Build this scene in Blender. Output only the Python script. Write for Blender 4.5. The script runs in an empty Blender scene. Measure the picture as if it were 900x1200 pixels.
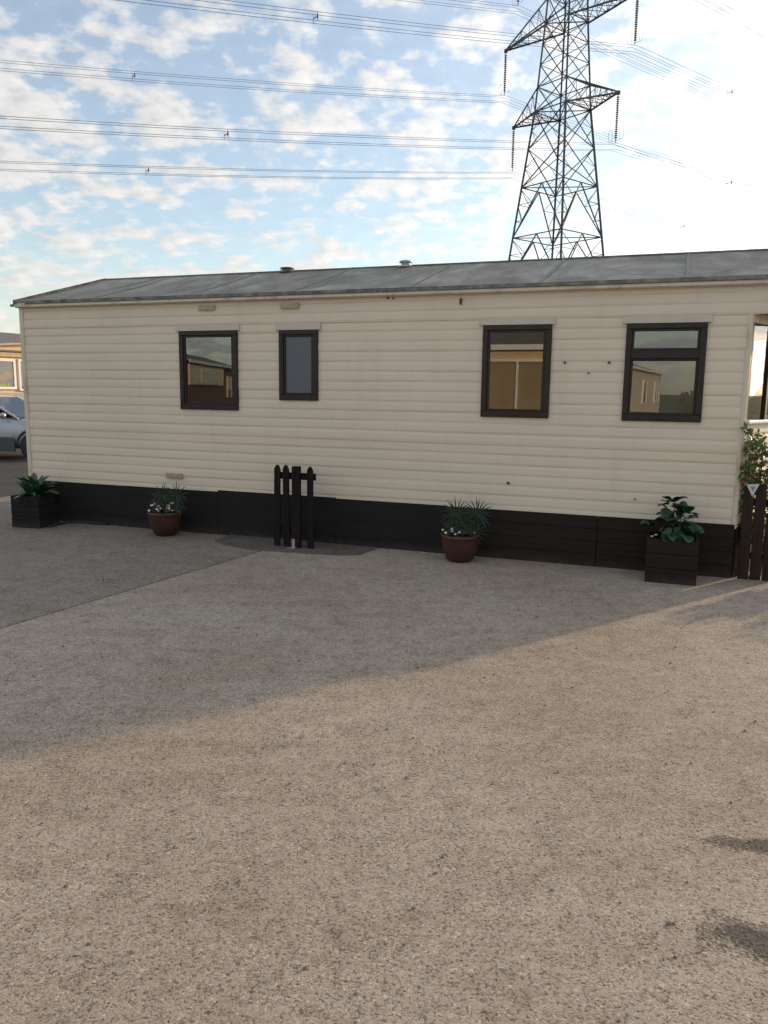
import bpy, bmesh, math, random
from mathutils import Vector, Matrix

random.seed(7)
SC = bpy.context.scene
COL = SC.collection

# ------------------------------------------------------------------ camera
CAM_H = 1.62
PITCH, ROLL = 0.154578, 0.012471
cd = bpy.data.cameras.new('camera')
cam = bpy.data.objects.new('camera', cd)
COL.objects.link(cam)
cp, sp, cr, sr = math.cos(PITCH), math.sin(PITCH), math.cos(ROLL), math.sin(ROLL)
_R, _U, _F = Vector((1, 0, 0)), Vector((0, sp, cp)), Vector((0, cp, -sp))
_r, _u = _R * cr + _U * sr, _U * cr - _R * sr
m3 = Matrix((_r, _u, -_F)).transposed()
cam.matrix_world = Matrix.Translation((0, 0, CAM_H)) @ m3.to_4x4()
cd.sensor_fit = 'VERTICAL'
cd.sensor_height = 24.0
cd.lens = 914.33 / 1200 * 24.0
cd.clip_start, cd.clip_end = 0.05, 6000
SC.camera = cam

# ------------------------------------------------------------------ light
SUN_EL, SUN_AZ = math.radians(11.5), math.radians(36.2)     # azimuth from +X towards +Y
SUND = Vector((math.cos(SUN_AZ) * math.cos(SUN_EL), math.sin(SUN_AZ) * math.cos(SUN_EL), math.sin(SUN_EL)))
sd = bpy.data.lights.new('sun', 'SUN')
sd.energy, sd.angle, sd.color = 2.95, math.radians(1.5), (1.0, 0.72, 0.43)
sun = bpy.data.objects.new('sun', sd)
COL.objects.link(sun)
sun.rotation_euler = SUND.to_track_quat('Z', 'Y').to_euler()

W = bpy.data.worlds.new('World')
SC.world = W
W.use_nodes = True
wt = W.node_tree
wt.nodes.clear()


def nd(t, typ, **kw):
    n = t.nodes.new(typ)
    for k, v in kw.items():
        if k.startswith('i_'):
            n.inputs[k[2:]].default_value = v
        elif k.startswith('n_'):
            n.inputs[int(k[2:])].default_value = v
        else:
            setattr(n, k, v)
    return n


def mth(t, op, a, b=None, clamp=False):
    n = t.nodes.new('ShaderNodeMath')
    n.operation = op
    n.use_clamp = clamp
    for i, x in enumerate((a, b)):
        if x is None:
            continue
        if isinstance(x, (int, float)):
            n.inputs[i].default_value = x
        else:
            t.links.new(x, n.inputs[i])
    return n.outputs[0]


def vmth(t, op, a, b):
    n = t.nodes.new('ShaderNodeVectorMath')
    n.operation = op
    for i, x in enumerate((a, b)):
        if isinstance(x, (tuple, list, Vector)):
            n.inputs[i].default_value = x
        else:
            t.links.new(x, n.inputs[i])
    return n


def ramp(t, fac, stops):
    n = t.nodes.new('ShaderNodeValToRGB')
    el = n.color_ramp.elements
    while len(el) < len(stops):
        el.new(0.5)
    for e, (p, c) in zip(el, stops):
        e.position = p
        e.color = (c, c, c, 1) if isinstance(c, (int, float)) else (*c, 1)
    t.links.new(fac, n.inputs[0])
    return n.outputs[0]


def mix(t, fac, a, b, typ='MIX'):
    n = t.nodes.new('ShaderNodeMix')
    n.data_type = 'RGBA'
    n.blend_type = typ
    for i, x in ((0, fac), (6, a), (7, b)):
        if isinstance(x, (int, float)):
            n.inputs[i].default_value = x
        elif isinstance(x, (tuple, list)):
            n.inputs[i].default_value = (*x, 1) if len(x) == 3 else x
        else:
            t.links.new(x, n.inputs[i])
    return n.outputs[2]


SKY_STRENGTH = 0.15
sky = nd(wt, 'ShaderNodeTexSky', sky_type='NISHITA', sun_disc=False)
sky.sun_elevation = SUN_EL
sky.sun_rotation = math.pi / 2 - SUN_AZ
sky.altitude, sky.air_density, sky.dust_density, sky.ozone_density = 10, 1.0, 0.7, 1.6
tc = nd(wt, 'ShaderNodeTexCoord')
sep = nd(wt, 'ShaderNodeSeparateXYZ')
wt.links.new(tc.outputs['Generated'], sep.inputs[0])
zc = mth(wt, 'ADD', mth(wt, 'MAXIMUM', sep.outputs[2], 0.0), 0.26)
comb = nd(wt, 'ShaderNodeCombineXYZ')
wt.links.new(mth(wt, 'DIVIDE', sep.outputs[0], zc), comb.inputs[0])
wt.links.new(mth(wt, 'DIVIDE', sep.outputs[1], zc), comb.inputs[1])


def cloud_density(vec):
    """broken altocumulus: broad fields, puffs in them, ragged small edges"""
    parts = []
    for sc_, det, ro_, k in ((1.5, 2.0, 0.5, 0.25), (8.0, 3.0, 0.5, 0.45), (22.0, 6.0, 0.56, 0.30)):
        n = nd(wt, 'ShaderNodeTexNoise', i_Scale=sc_, i_Detail=det, i_Roughness=ro_)
        wt.links.new(vec, n.inputs['Vector'])
        parts.append(mth(wt, 'MULTIPLY', n.outputs[0], k))
    return mth(wt, 'ADD', mth(wt, 'ADD', parts[0], parts[1]), parts[2])


dens0 = cloud_density(comb.outputs[0])
shift = vmth(wt, 'ADD', comb.outputs[0], (SUND.x * 0.035, SUND.y * 0.035, 0.0))
dens_s = cloud_density(shift.outputs[0])
cosun = vmth(wt, 'DOT_PRODUCT', tc.outputs['Generated'], tuple(SUND)).outputs['Value']
near = mth(wt, 'POWER', mth(wt, 'MAXIMUM', cosun, 0.0), 5.0)            # thin veil scatters forwards, towards the sun
dens1 = mth(wt, 'ADD', dens0, mth(wt, 'MULTIPLY', near, 0.03))
cover = ramp(wt, dens1, [(0.474, 0.0), (0.510, 0.45), (0.560, 0.90)])
lit = mth(wt, 'ADD', mth(wt, 'MULTIPLY', mth(wt, 'SUBTRACT', dens0, dens_s), 2.6), 0.5, clamp=True)
shade = mth(wt, 'ADD', 0.74, mth(wt, 'MULTIPLY', lit, 0.40))
cbright = mth(wt, 'MULTIPLY', shade, mth(wt, 'ADD', 3.7, mth(wt, 'MULTIPLY', near, 7.0)))
ccol = vmth(wt, 'SCALE', (1.0, 0.975, 0.94), (0, 0, 0))
wt.links.new(cbright, ccol.inputs[3])
veil = mth(wt, 'ADD', 0.24, mth(wt, 'MULTIPLY', near, 0.30), clamp=True)
skyv = mix(wt, veil, sky.outputs[0], ccol.outputs[0])
skyc = mix(wt, cover, skyv, ccol.outputs[0])
bg = nd(wt, 'ShaderNodeBackground', i_Strength=SKY_STRENGTH)
wt.links.new(skyc, bg.inputs[0])
wo = nd(wt, 'ShaderNodeOutputWorld')
wt.links.new(bg.outputs[0], wo.inputs[0])

SC.view_settings.view_transform = 'Standard'
SC.view_settings.look = 'None'
SC.view_settings.exposure = 0.68
SC.view_settings.gamma = 1.0
SC.render.engine = 'CYCLES'
SC.cycles.use_denoising = True
SC.cycles.max_bounces = 8
SC.cycles.transparent_max_bounces = 12
SC.render.film_transparent = False


# ------------------------------------------------------------------ helpers
def pm(name, c1, c2=None, scale=8.0, rough=0.6, bump=0.0, bscale=60.0, metal=0.0, stretch=(1, 1, 1), detail=5.0, spec=0.5,
       lo=0.35, hi=0.65, bdist=0.005):
    m = bpy.data.materials.new(name)
    m.use_nodes = True
    t = m.node_tree
    b = t.nodes['Principled BSDF']
    b.inputs['Roughness'].default_value = rough
    b.inputs['Metallic'].default_value = metal
    b.inputs['Specular IOR Level'].default_value = spec
    b.inputs['Base Color'].default_value = (*c1, 1)
    co = nd(t, 'ShaderNodeTexCoord')
    mp = nd(t, 'ShaderNodeMapping')
    mp.inputs['Scale'].default_value = stretch
    t.links.new(co.outputs['Object'], mp.inputs[0])
    if c2 is not None:
        n = nd(t, 'ShaderNodeTexNoise', i_Scale=scale, i_Detail=detail, i_Roughness=0.6)
        t.links.new(mp.outputs[0], n.inputs['Vector'])
        f = ramp(t, n.outputs[0], [(lo, 0.0), (hi, 1.0)])
        t.links.new(mix(t, f, c1, c2), b.inputs['Base Color'])
    if bump:
        n = nd(t, 'ShaderNodeTexNoise', i_Scale=bscale, i_Detail=4.0)
        t.links.new(mp.outputs[0], n.inputs['Vector'])
        bp = nd(t, 'ShaderNodeBump', i_Strength=bump, i_Distance=bdist)
        t.links.new(n.outputs[0], bp.inputs['Height'])
        t.links.new(bp.outputs[0], b.inputs['Normal'])
    return m


class MB:
    def __init__(s):
        s.v, s.f = [], []

    def add(s, vs, fs):
        o = len(s.v)
        s.v += [tuple(p) for p in vs]
        s.f += [tuple(i + o for i in f) for f in fs]
        return s

    def box(s, x0, x1, y0, y1, z0, z1):
        vs = [(x, y, z) for z in (z0, z1) for y in (y0, y1) for x in (x0, x1)]
        return s.add(vs, [(0, 2, 3, 1), (4, 5, 7, 6), (0, 1, 5, 4), (2, 6, 7, 3), (0, 4, 6, 2), (1, 3, 7, 5)])

    def prism(s, poly, d0, d1, fn):
        n = len(poly)
        vs = [fn(a, b, d0) for a, b in poly] + [fn(a, b, d1) for a, b in poly]
        fs = [tuple(range(n))[::-1], tuple(range(n, 2 * n))]
        fs += [(i, (i + 1) % n, n + (i + 1) % n, n + i) for i in range(n)]
        return s.add(vs, fs)

    def beam(s, p, q, w, h=None, up=(0, 0, 1)):
        p, q = Vector(p), Vector(q)
        h = h or w
        d = (q - p)
        if d.length < 1e-6:
            return s
        d.normalize()
        upv = Vector(up)
        if abs(d.dot(upv)) > 0.97:
            upv = Vector((1, 0, 0))
        a = d.cross(upv).normalized() * (w / 2)
        b = d.cross(a).normalized() * (h / 2)
        vs = [p - a - b, p + a - b, p + a + b, p - a + b, q - a - b, q + a - b, q + a + b, q - a + b]
        return s.add(vs, [(3, 2, 1, 0), (4, 5, 6, 7), (0, 1, 5, 4), (1, 2, 6, 5), (2, 3, 7, 6), (3, 0, 4, 7)])

    def tube(s, pts, r, seg=8, close=True):
        pts = [Vector(p) for p in pts]
        rs = r if isinstance(r, (list, tuple)) else [r] * len(pts)
        rings = []
        prev = None
        for i, p in enumerate(pts):
            d = (pts[min(i + 1, len(pts) - 1)] - pts[max(i - 1, 0)]).normalized()
            if prev is None:
                a = d.cross(Vector((0, 0, 1)) if abs(d.z) < 0.95 else Vector((1, 0, 0))).normalized()
            else:
                a = (prev - d * prev.dot(d)).normalized()
            prev = a
            b = d.cross(a)
            rings.append([p + (a * math.cos(2 * math.pi * k / seg) + b * math.sin(2 * math.pi * k / seg)) * rs[i] for k in range(seg)])
        vs = [v for ring in rings for v in ring]
        fs = []
        for i in range(len(pts) - 1):
            for k in range(seg):
                k2 = (k + 1) % seg
                fs.append((i * seg + k, i * seg + k2, (i + 1) * seg + k2, (i + 1) * seg + k))
        if close:
            fs.append(tuple(range(seg))[::-1])
            fs.append(tuple(range((len(pts) - 1) * seg, len(pts) * seg)))
        return s.add(vs, fs)

    def lathe(s, prof, seg=24, c=(0, 0, 0), squash=1.0):
        vs = []
        for r, z in prof:
            for k in range(seg):
                a = 2 * math.pi * k / seg
                vs.append((c[0] + r * math.cos(a), c[1] + r * math.sin(a) * squash, c[2] + z))
        fs = []
        for i in range(len(prof) - 1):
            for k in range(seg):
                k2 = (k + 1) % seg
                fs.append((i * seg + k, i * seg + k2, (i + 1) * seg + k2, (i + 1) * seg + k))
        if prof[0][0] > 1e-5:
            fs.append(tuple(range(seg))[::-1])
        if prof[-1][0] > 1e-5:
            fs.append(tuple(range((len(prof) - 1) * seg, len(prof) * seg)))
        return s.add(vs, fs)

    def mesh(s, name, mat, smooth=False):
        me = bpy.data.meshes.new(name)
        me.from_pydata(s.v, [], s.f)
        bm = bmesh.new()
        bm.from_mesh(me)
        bmesh.ops.recalc_face_normals(bm, faces=bm.faces)
        bm.to_mesh(me)
        bm.free()
        me.materials.append(mat)
        if smooth:
            me.polygons.foreach_set('use_smooth', [True] * len(me.polygons))
        me.update()
        return me

    def build(s, name, mat, parent=None, smooth=False, bevel=0.0, label=None):
        return link(name, s.mesh(name, mat, smooth), parent, bevel, label)


def link(name, me, parent=None, bevel=0.0, label=None):
    o = bpy.data.objects.new(name, me)
    COL.objects.link(o)
    if parent is not None:
        o.parent = parent
    if bevel:
        md = o.modifiers.new('bevel', 'BEVEL')
        md.width, md.segments, md.limit_method, md.angle_limit = bevel, 2, 'ANGLE', math.radians(40)
    if label:
        o['label'] = label
    return o


def tag(o, label, cat, group=None, kind=None):
    o['label'] = label
    o['category'] = cat
    if group:
        o['group'] = group
    if kind:
        o['kind'] = kind
    return o


def thing(name, label, cat, loc=(0, 0, 0), rz=0.0, group=None):
    o = bpy.data.objects.new(name, None)
    COL.objects.link(o)
    o.empty_display_size = 0.2
    o.location = loc
    o.rotation_euler = (0, 0, rz)
    return tag(o, label, cat, group)


def struct(name, o):
    o['kind'] = 'structure'
    return o


YAW = -0.353518
NV = Vector((-math.sin(YAW), math.cos(YAW), 0))
UV = Vector((math.cos(YAW), math.sin(YAW), 0))
WALL_D = 7.49297
ORG = NV * WALL_D


def wp(u, off, z=0.0):
    """a point given along the caravan's long wall and out from it, in world metres"""
    return ORG + UV * u - NV * off + Vector((0, 0, z))


def smoothstep(x):
    x = max(0.0, min(1.0, x))
    return x * x * (3 - 2 * x)


# ------------------------------------------------------------------ materials
def mat_siding(name, c1, c2, stain):
    m = bpy.data.materials.new(name)
    m.use_nodes = True
    t = m.node_tree
    b = t.nodes['Principled BSDF']
    co = nd(t, 'ShaderNodeTexCoord')
    mp = nd(t, 'ShaderNodeMapping')
    mp.inputs['Scale'].default_value = (1, 1, 0.16)
    t.links.new(co.outputs['Object'], mp.inputs[0])
    a = nd(t, 'ShaderNodeTexNoise', i_Scale=0.9, i_Detail=5.0, i_Roughness=0.55)
    t.links.new(co.outputs['Object'], a.inputs['Vector'])
    s = nd(t, 'ShaderNodeTexNoise', i_Scale=5.5, i_Detail=6.0, i_Roughness=0.65)
    t.links.new(mp.outputs[0], s.inputs['Vector'])
    g = nd(t, 'ShaderNodeTexNoise', i_Scale=34.0, i_Detail=6.0, i_Roughness=0.7)
    t.links.new(co.outputs['Object'], g.inputs['Vector'])
    base = mix(t, ramp(t, a.outputs[0], [(0.3, 0.0), (0.7, 1.0)]), c1, c2)
    base = mix(t, mth(t, 'MULTIPLY', ramp(t, s.outputs[0], [(0.52, 0.0), (0.80, 1.0)]), 0.16), base, stain)
    base = mix(t, mth(t, 'MULTIPLY', ramp(t, g.outputs[0], [(0.66, 0.0), (0.76, 1.0)]), 0.35), base, stain)
    t.links.new(base, b.inputs['Base Color'])
    b.inputs['Roughness'].default_value = 0.55
    b.inputs['Specular IOR Level'].default_value = 0.35
    n3 = nd(t, 'ShaderNodeTexNoise', i_Scale=9.0, i_Detail=3.0)
    t.links.new(co.outputs['Object'], n3.inputs['Vector'])
    bp = nd(t, 'ShaderNodeBump', i_Strength=0.25, i_Distance=0.004)
    t.links.new(n3.outputs[0], bp.inputs['Height'])
    t.links.new(bp.outputs[0], b.inputs['Normal'])
    return m


def mat_glass(name, rough=0.0, ior=2.25, tint=(0.92, 0.94, 0.94), wob=0.003):
    m = bpy.data.materials.new(name)
    m.use_nodes = True
    t = m.node_tree
    t.nodes.clear()
    tr = nd(t, 'ShaderNodeBsdfTransparent', i_Color=(*tint, 1))
    gl = nd(t, 'ShaderNodeBsdfGlossy', i_Roughness=rough, i_Color=(0.95, 0.97, 1, 1))
    fr = nd(t, 'ShaderNodeFresnel', i_IOR=ior)
    mx = nd(t, 'ShaderNodeMixShader')
    co = nd(t, 'ShaderNodeTexCoord')
    n = nd(t, 'ShaderNodeTexNoise', i_Scale=2.2, i_Detail=1.0)
    t.links.new(co.outputs['Object'], n.inputs['Vector'])
    bp = nd(t, 'ShaderNodeBump', i_Strength=wob, i_Distance=0.05)
    t.links.new(n.outputs[0], bp.inputs['Height'])
    t.links.new(bp.outputs[0], gl.inputs['Normal'])
    gm_ = nd(t, 'ShaderNodeNewGeometry')        # the way out of the pane does not reflect a second time
    t.links.new(mth(t, 'MULTIPLY', fr.outputs[0], mth(t, 'SUBTRACT', 1.0, gm_.outputs['Backfacing'])), mx.inputs[0])
    t.links.new(tr.outputs[0], mx.inputs[1])
    t.links.new(gl.outputs[0], mx.inputs[2])
    o = nd(t, 'ShaderNodeOutputMaterial')
    t.links.new(mx.outputs[0], o.inputs[0])
    return m


def mat_ground(name, tint, patches=False, mul=1.0):
    """washed concrete with the gravel showing: stones of many tones, worn hollows, old stains"""
    m = bpy.data.materials.new(name)
    m.use_nodes = True
    t = m.node_tree
    b = t.nodes['Principled BSDF']
    co = nd(t, 'ShaderNodeTexCoord')
    P = co.outputs['Object']
    def noise(sc_, det, ro_, vec=P):
        n = nd(t, 'ShaderNodeTexNoise', i_Scale=sc_, i_Detail=det, i_Roughness=ro_)
        t.links.new(vec, n.inputs['Vector'])
        return n
    wn = noise(55.0, 2.0, 0.5)
    sc1 = vmth(t, 'SCALE', wn.outputs[1], (0, 0, 0))
    sc1.inputs[3].default_value = 0.018
    pv = vmth(t, 'ADD', P, sc1.outputs[0])
    v = nd(t, 'ShaderNodeTexVoronoi', i_Scale=150.0, feature='F1')
    t.links.new(pv.outputs[0], v.inputs['Vector'])
    sp_ = nd(t, 'ShaderNodeSeparateColor')
    t.links.new(v.outputs['Color'], sp_.inputs[0])
    a = noise(0.5, 5.0, 0.55)
    c = noise(5.5, 7.0, 0.68)
    k = noise(86.0, 4.0, 0.62)
    k2 = noise(26.0, 3.0, 0.6)
    dk, md = tuple(x * 0.42 for x in tint), tint
    stone = ramp(t, sp_.outputs[0], [(0.0, dk), (0.12, tuple(x * 0.70 for x in tint)), (0.30, tuple(x * 0.92 for x in tint)), (0.70, tuple(x * 1.06 for x in tint)),
                                     (0.94, tuple(x * 1.14 for x in tint)), (1.0, tuple(min(1, x * 1.55) for x in tint))])
    hue = ramp(t, sp_.outputs[1], [(0.0, (1.05, 0.99, 0.93)), (0.5, (1, 1, 1)), (1.0, (0.97, 1.0, 1.03))])
    base = mix(t, 1.0, stone, hue, 'MULTIPLY')
    # pits between the stones, thicker where the surface has worn
    thr = mth(t, 'ADD', mth(t, 'MULTIPLY', k.outputs[0], 0.62), mth(t, 'ADD', mth(t, 'MULTIPLY', k2.outputs[0], 0.26), mth(t, 'MULTIPLY', c.outputs[0], 0.12)))
    pit = ramp(t, thr, [(0.395, 0.0), (0.455, 1.0)])
    base = mix(t, 1.0, base, mix(t, pit, (0.50, 0.46, 0.42), (1.05, 1.05, 1.05)), 'MULTIPLY')
    worn = ramp(t, c.outputs[0], [(0.28, 0.82), (0.50, 1.0), (0.72, 1.06)])
    base = mix(t, 1.0, base, worn, 'MULTIPLY')
    big = ramp(t, a.outputs[0], [(0.28, (0.84, 0.79, 0.74)), (0.52, (1.0, 1.0, 1.0)), (0.74, (1.12, 1.11, 1.10))])
    base = mix(t, 1.0, base, big, 'MULTIPLY')
    mps = nd(t, 'ShaderNodeMapping')                 # faint drag marks of wheels and water along the yard
    mps.inputs['Rotation'].default_value = (0, 0, 0.25)
    mps.inputs['Scale'].default_value = (0.35, 3.2, 1)
    t.links.new(P, mps.inputs[0])
    dr = noise(1.6, 6.0, 0.6, mps.outputs[0])
    base = mix(t, 1.0, base, ramp(t, dr.outputs[0], [(0.33, (0.93, 0.90, 0.87)), (0.50, (1, 1, 1)), (0.70, (1.03, 1.03, 1.03))]), 'MULTIPLY')
    m2 = noise(14.0, 4.0, 0.65)
    base = mix(t, 1.0, base, ramp(t, m2.outputs[0], [(0.32, (0.87, 0.84, 0.81)), (0.50, (1, 1, 1)), (0.70, (1.05, 1.05, 1.05))]), 'MULTIPLY')
    rough = 0.9
    hgt = mth(t, 'ADD', mth(t, 'MULTIPLY', v.outputs['Distance'], -0.35), mth(t, 'MULTIPLY', pit, 0.8))
    hgt = mth(t, 'ADD', hgt, mth(t, 'MULTIPLY', k.outputs[0], 0.8))
    hgt = mth(t, 'ADD', hgt, mth(t, 'MULTIPLY', c.outputs[0], 1.2))
    if patches:
        tot = None
        for (px, py, rx, ry, ang) in ((1.42, 2.60, 0.27, 0.055, -0.25), (1.20, 2.10, 0.26, 0.12, -0.35)):
            mp = nd(t, 'ShaderNodeMapping', vector_type='TEXTURE')
            mp.inputs['Location'].default_value = (px, py, 0)
            mp.inputs['Rotation'].default_value = (0, 0, ang)
            mp.inputs['Scale'].default_value = (rx, ry, 1)
            t.links.new(P, mp.inputs[0])
            le = nd(t, 'ShaderNodeVectorMath', operation='LENGTH')
            t.links.new(mp.outputs[0], le.inputs[0])
            q = mth(t, 'ADD', le.outputs['Value'], mth(t, 'MULTIPLY', mth(t, 'SUBTRACT', c.outputs[0], 0.5), 2.6))
            q = mth(t, 'ADD', q, mth(t, 'MULTIPLY', mth(t, 'SUBTRACT', k.outputs[0], 0.5), 1.6))
            q = ramp(t, q, [(0.50, 1.0), (0.80, 0.55), (1.25, 0.0)])
            tot = q if tot is None else mth(t, 'MAXIMUM', tot, q)
        tar = mix(t, ramp(t, k.outputs[0], [(0.45, 0.0), (0.62, 1.0)]), (0.035, 0.034, 0.034), (0.11, 0.10, 0.095))
        base = mix(t, mth(t, 'MULTIPLY', tot, 0.85), base, tar)
        hgt = mth(t, 'SUBTRACT', hgt, mth(t, 'MULTIPLY', tot, 1.5))
    t.links.new(base, b.inputs['Base Color'])
    b.inputs['Roughness'].default_value = rough
    b.inputs['Specular IOR Level'].default_value = 0.25
    bp = nd(t, 'ShaderNodeBump', i_Strength=0.6, i_Distance=0.006)
    t.links.new(hgt, bp.inputs['Height'])
    t.links.new(bp.outputs[0], b.inputs['Normal'])
    return m


def mat_roof():
    m = bpy.data.materials.new('roof_felt')
    m.use_nodes = True
    t = m.node_tree
    b = t.nodes['Principled BSDF']
    co = nd(t, 'ShaderNodeTexCoord')
    mp = nd(t, 'ShaderNodeMapping')
    mp.inputs['Scale'].default_value = (1.0, 0.5, 1)
    mp.inputs['Rotation'].default_value = (0, 0, 0.5)
    t.links.new(co.outputs['Object'], mp.inputs[0])
    a = nd(t, 'ShaderNodeTexNoise', i_Scale=2.4, i_Detail=8.0, i_Roughness=0.65, i_Distortion=0.6)
    t.links.new(mp.outputs[0], a.inputs['Vector'])
    g = nd(t, 'ShaderNodeTexNoise', i_Scale=28.0, i_Detail=7.0, i_Roughness=0.75)
    t.links.new(co.outputs['Object'], g.inputs['Vector'])
    base = ramp(t, a.outputs[0], [(0.30, (0.13, 0.122, 0.102)), (0.5, (0.235, 0.22, 0.19)), (0.66, (0.37, 0.35, 0.305))])
    base = mix(t, mth(t, 'MULTIPLY', ramp(t, g.outputs[0], [(0.58, 0.0), (0.7, 1.0)]), 0.7), base, (0.30, 0.30, 0.265))
    base = mix(t, mth(t, 'MULTIPLY', ramp(t, g.outputs[0], [(0.32, 1.0), (0.42, 0.0)]), 0.7), base, (0.05, 0.055, 0.04))
    t.links.new(base, b.inputs['Base Color'])
    b.inputs['Roughness'].default_value = 0.75
    bp = nd(t, 'ShaderNodeBump', i_Strength=0.5, i_Distance=0.01)
    t.links.new(g.outputs[0], bp.inputs['Height'])
    t.links.new(bp.outputs[0], b.inputs['Normal'])
    return m


M = {}
M['siding'] = mat_siding('cream_siding', (0.75, 0.65, 0.52), (0.70, 0.605, 0.48), (0.40, 0.32, 0.23))
M['trim'] = pm('cream_trim', (0.66, 0.58, 0.46), (0.34, 0.27, 0.19), scale=7, rough=0.5, lo=0.48, hi=0.82, stretch=(1, 1, 0.5))
M['white_trim'] = pm('white_trim', (0.72, 0.71, 0.67), (0.62, 0.60, 0.55), scale=14, rough=0.45)
M['rail'] = pm('painted_rail', (0.56, 0.495, 0.405), (0.52, 0.455, 0.37), scale=9, rough=0.5)
M['vent'] = pm('yellowed_vent', (0.52, 0.42, 0.30), (0.42, 0.32, 0.21), scale=15, rough=0.5)
M['skirt'] = pm('black_timber', (0.016, 0.0148, 0.0152), (0.022, 0.020, 0.020), scale=3, rough=0.7, bump=0.3, bscale=18, stretch=(0.4, 1, 5), spec=0.15)
M['skirt_brown'] = pm('dark_brown_timber', (0.019, 0.0145, 0.0125), (0.027, 0.020, 0.017), scale=3, rough=0.7, bump=0.4, bscale=18, stretch=(0.4, 1, 5), spec=0.15)
for key in ('skirt', 'skirt_brown'):                 # mud splash and dust along the foot of the boards
    t = M[key].node_tree
    b = t.nodes['Principled BSDF']
    co = nd(t, 'ShaderNodeTexCoord')
    sx = nd(t, 'ShaderNodeSeparateXYZ')
    t.links.new(co.outputs['Object'], sx.inputs[0])
    nz = nd(t, 'ShaderNodeTexNoise', i_Scale=14.0, i_Detail=6.0, i_Roughness=0.7)
    t.links.new(co.outputs['Object'], nz.inputs['Vector'])
    hh = mth(t, 'ADD', mth(t, 'MULTIPLY', sx.outputs[2], 5.0), mth(t, 'MULTIPLY', nz.outputs[0], 0.9))
    fac = mth(t, 'MULTIPLY', ramp(t, hh, [(0.35, 1.0), (0.85, 0.0)]), 0.30)
    src = b.inputs['Base Color'].links[0].from_socket
    t.links.new(mix(t, fac, src, (0.11, 0.095, 0.08)), b.inputs['Base Color'])
M['roof'] = mat_roof()
M['roof_edge'] = pm('roof_edge', (0.10, 0.10, 0.085), (0.26, 0.25, 0.21), scale=9, rough=0.8, bump=0.5, bscale=40)
M['seam'] = pm('roof_seam', (0.15, 0.147, 0.135), (0.24, 0.237, 0.215), scale=6, rough=0.7)
M['frame'] = pm('brown_frame', (0.016, 0.010, 0.009), (0.026, 0.017, 0.014), scale=12, rough=0.4, spec=0.35)
M['glass'] = mat_glass('window_glass')
M['frosted'] = pm('frosted_glass', (0.105, 0.122, 0.150), (0.095, 0.112, 0.138), scale=40, rough=0.35, bump=0.25, bscale=90, bdist=0.002)
M['lining'] = pm('inner_lining', (0.16, 0.11, 0.07), (0.22, 0.15, 0.09), scale=5, rough=0.6)
M['carpet'] = pm('carpet', (0.10, 0.07, 0.05), (0.14, 0.10, 0.07), scale=20, rough=0.95)
M['curtain'] = pm('curtain', (0.62, 0.45, 0.25), (0.52, 0.36, 0.19), scale=3, rough=0.9, stretch=(10, 10, 0.3), bump=0.3, bscale=6)
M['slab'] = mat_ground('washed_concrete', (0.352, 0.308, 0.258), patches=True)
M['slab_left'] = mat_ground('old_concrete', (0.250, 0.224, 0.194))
M['strip'] = mat_ground('damp_concrete', (0.135, 0.120, 0.105))
M['tarmac'] = mat_ground('tarmac', (0.065, 0.063, 0.062))
M['grass'] = pm('rough_grass', (0.05, 0.075, 0.025), (0.10, 0.10, 0.045), scale=2, rough=0.9, bump=1.0, bscale=30, bdist=0.05)
M['steel'] = pm('galvanised_steel', (0.075, 0.080, 0.088), (0.12, 0.125, 0.13), scale=3, rough=0.6, metal=0.3)
M['porcelain'] = pm('insulator_glass', (0.10, 0.085, 0.075), (0.15, 0.13, 0.12), scale=6, rough=0.25)
M['wire'] = pm('aluminium_wire', (0.085, 0.088, 0.095), None, rough=0.5, metal=0.3)
M['terracotta'] = pm('terracotta', (0.066, 0.022, 0.016), (0.045, 0.017, 0.013), scale=9, rough=0.45, bump=0.2, bscale=30)
M['soil'] = pm('soil', (0.025, 0.018, 0.012), (0.05, 0.035, 0.022), scale=40, rough=0.95, bump=1, bscale=60)
M['palm'] = pm('palm_leaf', (0.014, 0.034, 0.022), (0.024, 0.048, 0.028), scale=12, rough=0.55)
M['leaf'] = pm('broad_leaf', (0.014, 0.060, 0.024), (0.028, 0.095, 0.036), scale=14, rough=0.4)
M['leaf_dark'] = pm('dark_leaf', (0.010, 0.042, 0.018), (0.018, 0.065, 0.028), scale=14, rough=0.4)
M['petal'] = pm('white_petal', (0.62, 0.60, 0.52), None, rough=0.6)
M['petal_pink'] = pm('pink_petal', (0.70, 0.34, 0.26), None, rough=0.6)
M['flower_eye'] = pm('flower_eye', (0.65, 0.42, 0.05), None, rough=0.7)
M['shrub'] = pm('shrub_leaf', (0.05, 0.11, 0.030), (0.13, 0.18, 0.05), scale=5, rough=0.5)
M['shrub_red'] = pm('red_leaf', (0.22, 0.05, 0.03), (0.14, 0.05, 0.03), scale=5, rough=0.5)
M['bark'] = pm('bark', (0.07, 0.05, 0.035), (0.11, 0.08, 0.055), scale=20, rough=0.9, bump=0.8, bscale=40)
M['fence'] = pm('stained_fence', (0.011, 0.009, 0.0085), (0.018, 0.014, 0.012), scale=4, rough=0.7, bump=0.5, bscale=20, stretch=(5, 5, 0.4), spec=0.15)
M['metal'] = pm('zinc_bracket', (0.55, 0.55, 0.54), (0.35, 0.34, 0.33), scale=25, rough=0.4, metal=0.6)
M['rust'] = pm('rusty_bolt', (0.11, 0.05, 0.025), (0.05, 0.03, 0.02), scale=60, rough=0.8)
M['rubber'] = pm('black_rubber', (0.018, 0.018, 0.018), (0.03, 0.03, 0.03), scale=30, rough=0.7)
M['plate'] = pm('white_plate', (0.55, 0.55, 0.55), None, rough=0.4)
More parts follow.
